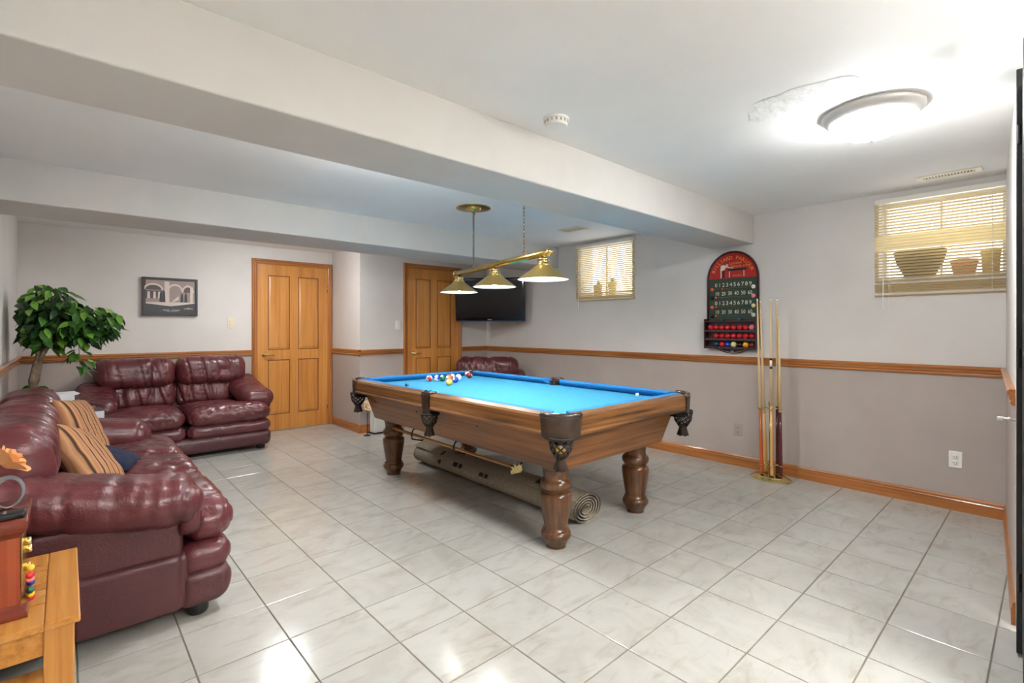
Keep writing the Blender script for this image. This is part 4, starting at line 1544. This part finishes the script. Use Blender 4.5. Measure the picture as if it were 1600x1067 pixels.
make_sofa('leather_sofa', 'long burgundy leather sofa nearest the camera along the left wall', 2.02, 3, (.13, 3.43, 0), PI / 2, .885, 1)
make_sofa('leather_loveseat', 'burgundy leather two-seat loveseat against the back wall', 1.57, 2, (.84, 5.875, 0), 0, .95, 5, 'loveseat')
make_sofa('leather_armchair', 'burgundy leather armchair in the far corner under the television', .98, 1, (3.80, 4.68, 0), -PI / 4, .885, 9, 'armchair')


# scatter cushions
def cushion(name, lab, mat, loc, rot, w=.42, h=.42, th=.075, group='striped scatter cushions'):
    V, F = [], []
    n = 22
    for side in (1, -1):
        for i in range(n + 1):
            for j in range(n + 1):
                u, v = i / n * 2 - 1, j / n * 2 - 1
                d = max(0, (1 - u ** 4)) ** .5 * max(0, (1 - v ** 4)) ** .5
                pinch = 1 - .06 * (1 - abs(v)) * abs(u) ** 3 if abs(u) > abs(v) else 1 - .06 * (1 - abs(u)) * abs(v) ** 3
                V.append((u * w / 2 * pinch, side * th * d + .006 * noise.noise(Vector((u * 3, v * 3, side))) * d, v * h / 2 * pinch))
    m_ = (n + 1) ** 2
    for s in (0, 1):
        for i in range(n):
            for j in range(n):
                a = s * m_ + i * (n + 1) + j
                q = (a, a + 1, a + n + 2, a + n + 1)
                F.append(q if s == 0 else q[::-1])
    o = obj(name, (V, F), mat, None, True, loc, rot)
    bm = bmesh.new(); bm.from_mesh(o.data); bmesh.ops.remove_doubles(bm, verts=bm.verts, dist=.0008)
    bmesh.ops.recalc_face_normals(bm, faces=bm.faces); bm.to_mesh(o.data); bm.free()
    for p in o.data.polygons:
        p.use_smooth = True
    tag(o, lab, 'cushion', group)
    return o


cushion('scatter_cushion', 'orange-brown striped cushion leaning at the far arm of the sofa', 'striped_fabric', (.065, 3.72, .66), (-.38, .12, PI / 2 - .30), .40, .40, .065)
cushion('scatter_cushion', 'orange-brown striped cushion nearer the camera on the sofa', 'striped_fabric', (.075, 3.20, .605), (-.62, .30, PI / 2 - .40), .40, .38, .065)
cushion('scatter_cushion', 'plain navy blue cushion half hidden behind the nearer striped one', 'navy_fabric', (.165, 3.44, .545), (-1.15, .1, PI / 2 - .3), .30, .28, .05, 'plain cushions on the sofa')

# ================================================================ corner table, books, ficus
t = thing('corner_table', 'small wooden corner table hidden behind the sofa arm', 'table', (-.07, 4.97, 0))
obj('table_top', cbox(-.25, .25, -.42, .42, .575, .60, .005), 'oak', t)
for sx in (-.21, .21):
    for sy in (-.37, .37):
        obj('leg', cbox(sx - .022, sx + .022, sy - .022, sy + .022, 0, .575, .003), 'oak_leg', t)
obj('apron', join(box(-.21, .21, -.38, -.36, .50, .575), box(-.21, .21, .36, .38, .50, .575), box(-.22, -.2, -.37, .37, .50, .575), box(.2, .22, -.37, .37, .50, .575)), 'oak', t)
t = thing('paper_box', 'white flat box of papers on the corner table below the ficus', 'box', (-.12, 4.86, .6005), .08)
obj('box_body', cbox(-.15, .15, -.11, .11, 0, .145, .004), 'paper_white', t)
obj('box_lid', cbox(-.156, .156, -.116, .116, .125, .162, .003), 'paper_white', t)
obj('label_line', join(box(-.10, .10, -.1118, -.1105, .03, .034), box(-.10, .10, -.1118, -.1105, .105, .109), box(-.10, -.096, -.1118, -.1105, .03, .109), box(.096, .10, -.1118, -.1105, .03, .109)), 'grey_plastic', t)
pp = []
for k in range(4):
    pp.append(mv(rotm(box(-.13, .15, -.1, .1, 0, .002), 'Z', .05 * (k - 1.5)), .03, 0, .163 + .0025 * k))
obj('loose_sheet', join(*pp), 'paper_white', t)
o = obj('pen', tube([(-.12, -.05, .0), (.0, -.03, 0)], .005, 8), 'black_plastic', None, True, (-.10, 4.84, .779))
tag(o, 'dark pen lying on the white paper box', 'pen')
t = thing('book', 'dark blue hardback book on the corner table beside the white box', 'book', (.12, 4.66, .6005), .12)
obj('cover', join(cbox(-.07, .075, -.10, .10, .058, .063, .001), cbox(-.07, .075, -.10, .10, 0, .004, .001), cbox(-.073, -.068, -.10, .10, 0, .063, .001)), 'book_blue', t)
obj('pages', box(-.068, .071, -.097, .097, .004, .058), 'paper_white', t)

t = thing('potted_ficus', 'leafy green artificial ficus tree in the left room corner', 'plant', (-.19, 5.2, .6005))
obj('pot', lathe([(.075, 0), (.085, .02), (.112, .145), (.118, .15), (.118, .17), (.105, .17)], 24), 'pot_dark', t, auto=.7)
obj('soil', lathe([(.104, .14), (.104, .152)], 20), 'soil', t)
ST = [[(.01, 0, .14), (-.005, .01, .25), (.015, -.01, .36), (.05, 0, .50), (.08, -.02, .66), (.06, 0, .80)],
      [(-.02, .01, .14), (.02, -.01, .25), (.035, .015, .36), (.03, -.01, .47), (.02, .03, .60), (-.02, .02, .78)],
      [(.0, -.02, .14), (.0, -.02, .27), (.03, .0, .38), (.075, -.03, .50), (.17, -.06, .60), (.28, -.08, .68)]]
for s_ in ST:
    obj('stem', tube(s_, [.022, .020, .018, .015, .010, .005], 8), 'bark', t, True)


def leaf_mesh(L, Wd):
    V, F = [], []
    pr_ = [(0, .0), (.12, .45), (.35, 1), (.6, .85), (.82, .42), (1, .02)]
    for s, w in pr_:
        dz = -.22 * L * s * s
        V += [(s * L, -w * Wd, dz + .18 * Wd * w), (s * L, 0, dz), (s * L, w * Wd, dz + .18 * Wd * w)]
    for i in range(len(pr_) - 1):
        a = i * 3
        F += [(a, a + 3, a + 4, a + 1), (a + 1, a + 4, a + 5, a + 2)]
    return V, F


random.seed(21)
protos = []
for k, mname in enumerate(('leaf_a', 'leaf_b', 'leaf_c', 'leaf_a')):
    protos.append((leaf_mesh(.085 + .008 * k, .021 + .002 * k), mname))
CL = [((.09, -.02, .74), (.20, .24, .25), 150), ((.31, -.08, .68), (.19, .2, .16), 100), ((.46, -.1, .74), (.06, .07, .04), 14), ((.27, -.1, .42), (.05, .05, .10), 16), ((.02, -.05, .19), (.06, .05, .03), 12)]
first = {}
spare = []


def leaf_spot(c, r, shell):
    while True:
        d = Vector((random.gauss(0, 1), random.gauss(0, 1), random.gauss(0, 1))).normalized()
        f = random.uniform(.72, 1.0) if shell else random.uniform(.3, .8)
        p = Vector((c[0] + d.x * r[0] * f, c[1] + d.y * r[1] * f, c[2] + d.z * r[2] * f))
        if p.x > -.115:
            return p, d


for c, r, n_ in CL:
    for k in range(n_):
        p, d = leaf_spot(c, r, True)
        yaw = math.atan2(d.y, d.x) + random.uniform(-.8, .8)
        if p.x < -.03 and math.cos(yaw) < 0:
            yaw = random.choice((-1, 1)) * random.uniform(.8, 1.4)
        pitch = random.uniform(.1, 1.05)
        roll = random.uniform(-.7, .7)
        q = random.choices((0, 1, 2, 3), (3, 5, 2, 3))[0]
        if q not in first:
            first[q] = obj('leaf', protos[q][0], protos[q][1], t, True, p, (roll, pitch, yaw))
        else:
            inst(first[q], t, p, (roll, pitch, yaw))
inn = []
for c, r, n_ in CL[:2]:
    for k in range(n_ * 3):
        p, d = leaf_spot(c, r, random.random() < .3)
        yaw = math.atan2(d.y, d.x) + random.uniform(-1, 1)
        if p.x < -.03 and math.cos(yaw) < 0:
            yaw = random.choice((-1, 1)) * random.uniform(.8, 1.4)
        mt = Matrix.Translation(p) @ Matrix.Rotation(yaw, 4, 'Z') @ Matrix.Rotation(random.uniform(.1, 1.0), 4, 'Y') @ Matrix.Rotation(random.uniform(-.7, .7), 4, 'X')
        inn.append(mi(xf(protos[k % 4][0], mt), k % 3))
o = obj('inner_leaves', join(*inn), ['leaf_a', 'leaf_c', 'leaf_c'], t, True)
o['kind'] = 'stuff'
tw = []
for c, r, n_ in CL[:3]:
    for k in range(9):
        p, d = leaf_spot(c, r, True)
        b0 = Vector((.06, 0, .58)) if c[0] < .2 else Vector((.17, -.06, .60))
        mid_ = (b0 + p) / 2 + Vector((0, 0, .04))
        tw.append(tube([b0, mid_, p], [.005, .0035, .002], 5))
tw.append(tube([Vector((.17, -.06, .60)), (.26, -.09, .56), (.27, -.1, .34)], [.004, .003, .002], 5))
obj('twig', join(*tw), 'bark', t, True)

# ================================================================ near end table with radio
t = thing('end_table', 'oak end table in the near left picture corner', 'end table', (-.135, 1.985, 0))
ex, ey = .163, .265
obj('table_top', join(cbox(-ex, -ex + .07, -ey, ey, .478, .50, .004), cbox(ex - .07, ex, -ey, ey, .478, .50, .004), cbox(-ex + .07, ex - .07, -ey, -ey + .09, .478, .50, .004), cbox(-ex + .07, ex - .07, ey - .09, ey, .478, .50, .004)), 'oak', t)
for k in range(7):
    y_ = -ey + .09 + (2 * ey - .18) * (k + .5) / 7
    obj('slat', cbox(-ex + .07, ex - .07, y_ - .023, y_ + .023, .480, .4965, .003), 'oak', t)
obj('apron', join(box(-ex + .02, ex - .02, -ey + .02, -ey + .04, .41, .478), box(-ex + .02, ex - .02, ey - .04, ey - .02, .41, .478), box(-ex + .02, -ex + .04, -ey + .04, ey - .04, .41, .478), box(ex - .04, ex - .02, -ey + .04, ey - .04, .41, .478)), 'oak', t)
for sx in (-1, 1):
    for sy in (-1, 1):
        a, b_ = sorted((sx * (ex - .012), sx * (ex - .072)))
        c, d_ = sorted((sy * (ey - .012), sy * (ey - .072)))
        obj('leg', cbox(a, b_, c, d_, 0, .478, .003), 'oak_leg', t)
obj('lower_shelf', cbox(-ex + .03, ex - .03, -ey + .03, ey - .03, .12, .14, .003), 'oak', t)

t = thing('wooden_radio', 'retro cherry wood radio with brass knobs on the oak end table', 'radio', (-.185, 1.91, .5005))
# front faces +x; side profile in y,z with ogee base and cornice
def ogee(z0, h, o0, o1, n=6):
    return [(o0 + (o1 - o0) * (.5 - .5 * math.cos(PI * i / n)), z0 + h * i / n) for i in range(n + 1)]


def stack(hx, hy, prof):
    V, F = [], []
    for o_, z in prof:
        V += [(-hx - o_, -hy - o_, z), (hx + o_, -hy - o_, z), (hx + o_, hy + o_, z), (-hx - o_, hy + o_, z)]
    n = len(prof)
    for j in range(n - 1):
        for k in range(4):
            l = (k + 1) % 4
            F.append((j * 4 + k, j * 4 + l, j * 4 + 4 + l, j * 4 + 4 + k))
    F += [(3, 2, 1, 0), tuple(range(4 * n - 4, 4 * n))]
    return V, F


obj('radio_body', stack(.095, .105, [(0, .02), (0, .215)]), 'cherry', t)
obj('plinth', stack(.095, .105, [(.016, 0), (.016, .008)] + ogee(.008, .024, .016, .001)), 'cherry_dark', t, auto=.9)
obj('cornice', stack(.095, .105, ogee(.205, .024, .001, .014) + [(.016, .231), (.016, .246), (.012, .25)]), 'cherry_dark', t, auto=.9)
obj('front_plate', cbox(.0955, .099, -.07, .09, .05, .19, .001), 'brass', t)
for (y_, z_) in ((.03, .15), (.06, .12), (.0, .09)):
    obj('knob', mv(rotm(lathe([(.011, 0), (.011, .012), (.008, .014)], 14), 'Y', PI / 2), .099, y_, z_), 'brass_bright', t, True)
obj('carry_bead', join(*[mi(mv(sphere(.0095, 10, 6), .112, -.02 - .010 * (i % 3), .010 + .0135 * i), i % 5) for i in range(7)]), ['ball_red', 'ball_yellow', 'ball_green', 'ball_blue', 'ball_pink'], t, True)['label'] = 'string of small multicoloured beads'

t = thing('remote_control', 'black remote control lying on the radio near edge', 'remote', (-.165, 1.835, .7507), .03)
obj('remote_body', cbox(-.085, .085, -.02, .02, 0, .017, .005, 2), 'black_plastic', t, auto=.8)
obj('button', join(*[mv(lathe([(.004, 0), (.0035, .0022)], 8), -.07 + .0145 * i, -.009 + .009 * j, .0165) for i in range(9) for j in range(3)]), 'grey_cable', t)

t = thing('bud_vase', 'black bud vase with one orange silk rose standing on radio', 'vase', (-.19, 1.965, .7507))
obj('vase_body', xf(lathe([(.034, 0), (.036, .006), (.020, .016), (.018, .03), (.027, .05), (.03, .07), (.02, .09), (.014, .10), (.017, .106)], 18), Matrix.Rotation(.18, 4, 'Y')), 'black_gloss', t, True)
obj('flower_stem', tube([(.018, 0, .10), (.04, 0, .118), (.058, 0, .125)], .004, 6), 'stem_green', t)
pet = []
random.seed(5)
for k in range(13):
    a = 2 * PI * k / 13 * 2.4
    rr_ = .010 + .0018 * k
    V, F = [], []
    for i in range(4):
        for j in range(4):
            u, v_ = j / 3 * 2 - 1, i / 3
            rad = rr_ * (.5 + .9 * v_ + .25 * v_ * v_ * (k / 13) * 2)
            an = a + u * .75 * (1 - .2 * v_)
            V.append((rad * math.cos(an), rad * math.sin(an), .045 * v_ * (1 - .35 * k / 13) - .006 * u * u * v_))
    for i in range(3):
        for j in range(3):
            F.append((i * 4 + j, i * 4 + j + 1, i * 4 + j + 5, i * 4 + j + 4))
    pet.append((V, F))
rose_vf = join(*pet)
obj('rose_bloom', xf(rose_vf, Matrix.Translation((.058, 0, .118)) @ Matrix.Rotation(.9, 4, 'Y')), 'petal_orange', t, True)
o = obj('coiled_cable', join(*[tube([(.028 * (1 + .12 * k) * math.cos(q * PI / 9), .006 * k, .042 + .04 * (1 + .05 * k) * math.sin(q * PI / 9)) for q in range(18)], .0028, 6, True) for k in range(3)]), 'grey_cable', None, True, (-.118, 1.935, .753), (0, 0, .3))
tag(o, 'grey coiled cable standing on the radio beside the vase', 'cable')
star = []
for k in range(10):
    r_ = .03 if k % 2 == 0 else .014
    star.append((r_ * math.cos(k * PI / 5 + PI / 2), r_ * math.sin(k * PI / 5 + PI / 2)))
o = fixn(obj('star_ornament', mv(prism_xz(star, -.008, .008), 0, 0, .026), 'planter_tan', None, loc=(-.105, 1.78, .1405), rot=(0, 0, -.2)))
tag(o, 'small tan star ornament on the end table lower shelf', 'ornament')

# ================================================================ white box and rose by the wall corner
t = thing('white_floor_box', 'tall narrow white box on a dark tray behind the pool table', 'box', (2.76, 5.43, 0), .05)
obj('tray', cbox(-.10, .10, -.07, .07, 0, .012, .003), 'black_plastic', t)
obj('box_body', cbox(-.078, .078, -.05, .05, .012, .36, .006, 2), 'white_plastic', t, auto=.7)
obj('groove', join(*[box(x_ - .001, x_ + .001, -.0508, -.049, .03, .34) for x_ in (-.052, -.026, 0, .026, .052)]), 'grey_plastic', t)
t = thing('silk_roses', 'bunch of silk roses on a thin stem beside the white box', 'flowers', (2.588, 5.36, 0))
obj('stem', join(tube([(0, 0, 0), (.004, .0, .15), (0, 0, .34)], .004, 6), lathe([(.04, 0), (.04, .006), (.01, .01)], 16)), 'underside', t)
for x_, y_, z_, mname, s_ in ((-.02, -.02, .335, 'petal_cream', 1.2), (.07, .0, .29, 'petal_cream', .8), (.05, .01, .40, 'petal_red', 1.0)):
    obj('rose_bloom', xf(rose_vf, Matrix.Translation((x_, y_, z_)) @ Matrix.Rotation(1.1, 4, 'X') @ Matrix.Scale(s_, 4)), mname, t, True)
lf_ = []
for k in range(16):
    lf_.append(xf(leaf_mesh(.06, .016), Matrix.Translation((.025, 0, .31 + .008 * (k % 6))) @ Matrix.Rotation(k * 2.4, 4, 'Z') @ Matrix.Rotation(-.5 + .09 * k, 4, 'Y')))
obj('leaves', join(*lf_), 'leaf_b', t, True)
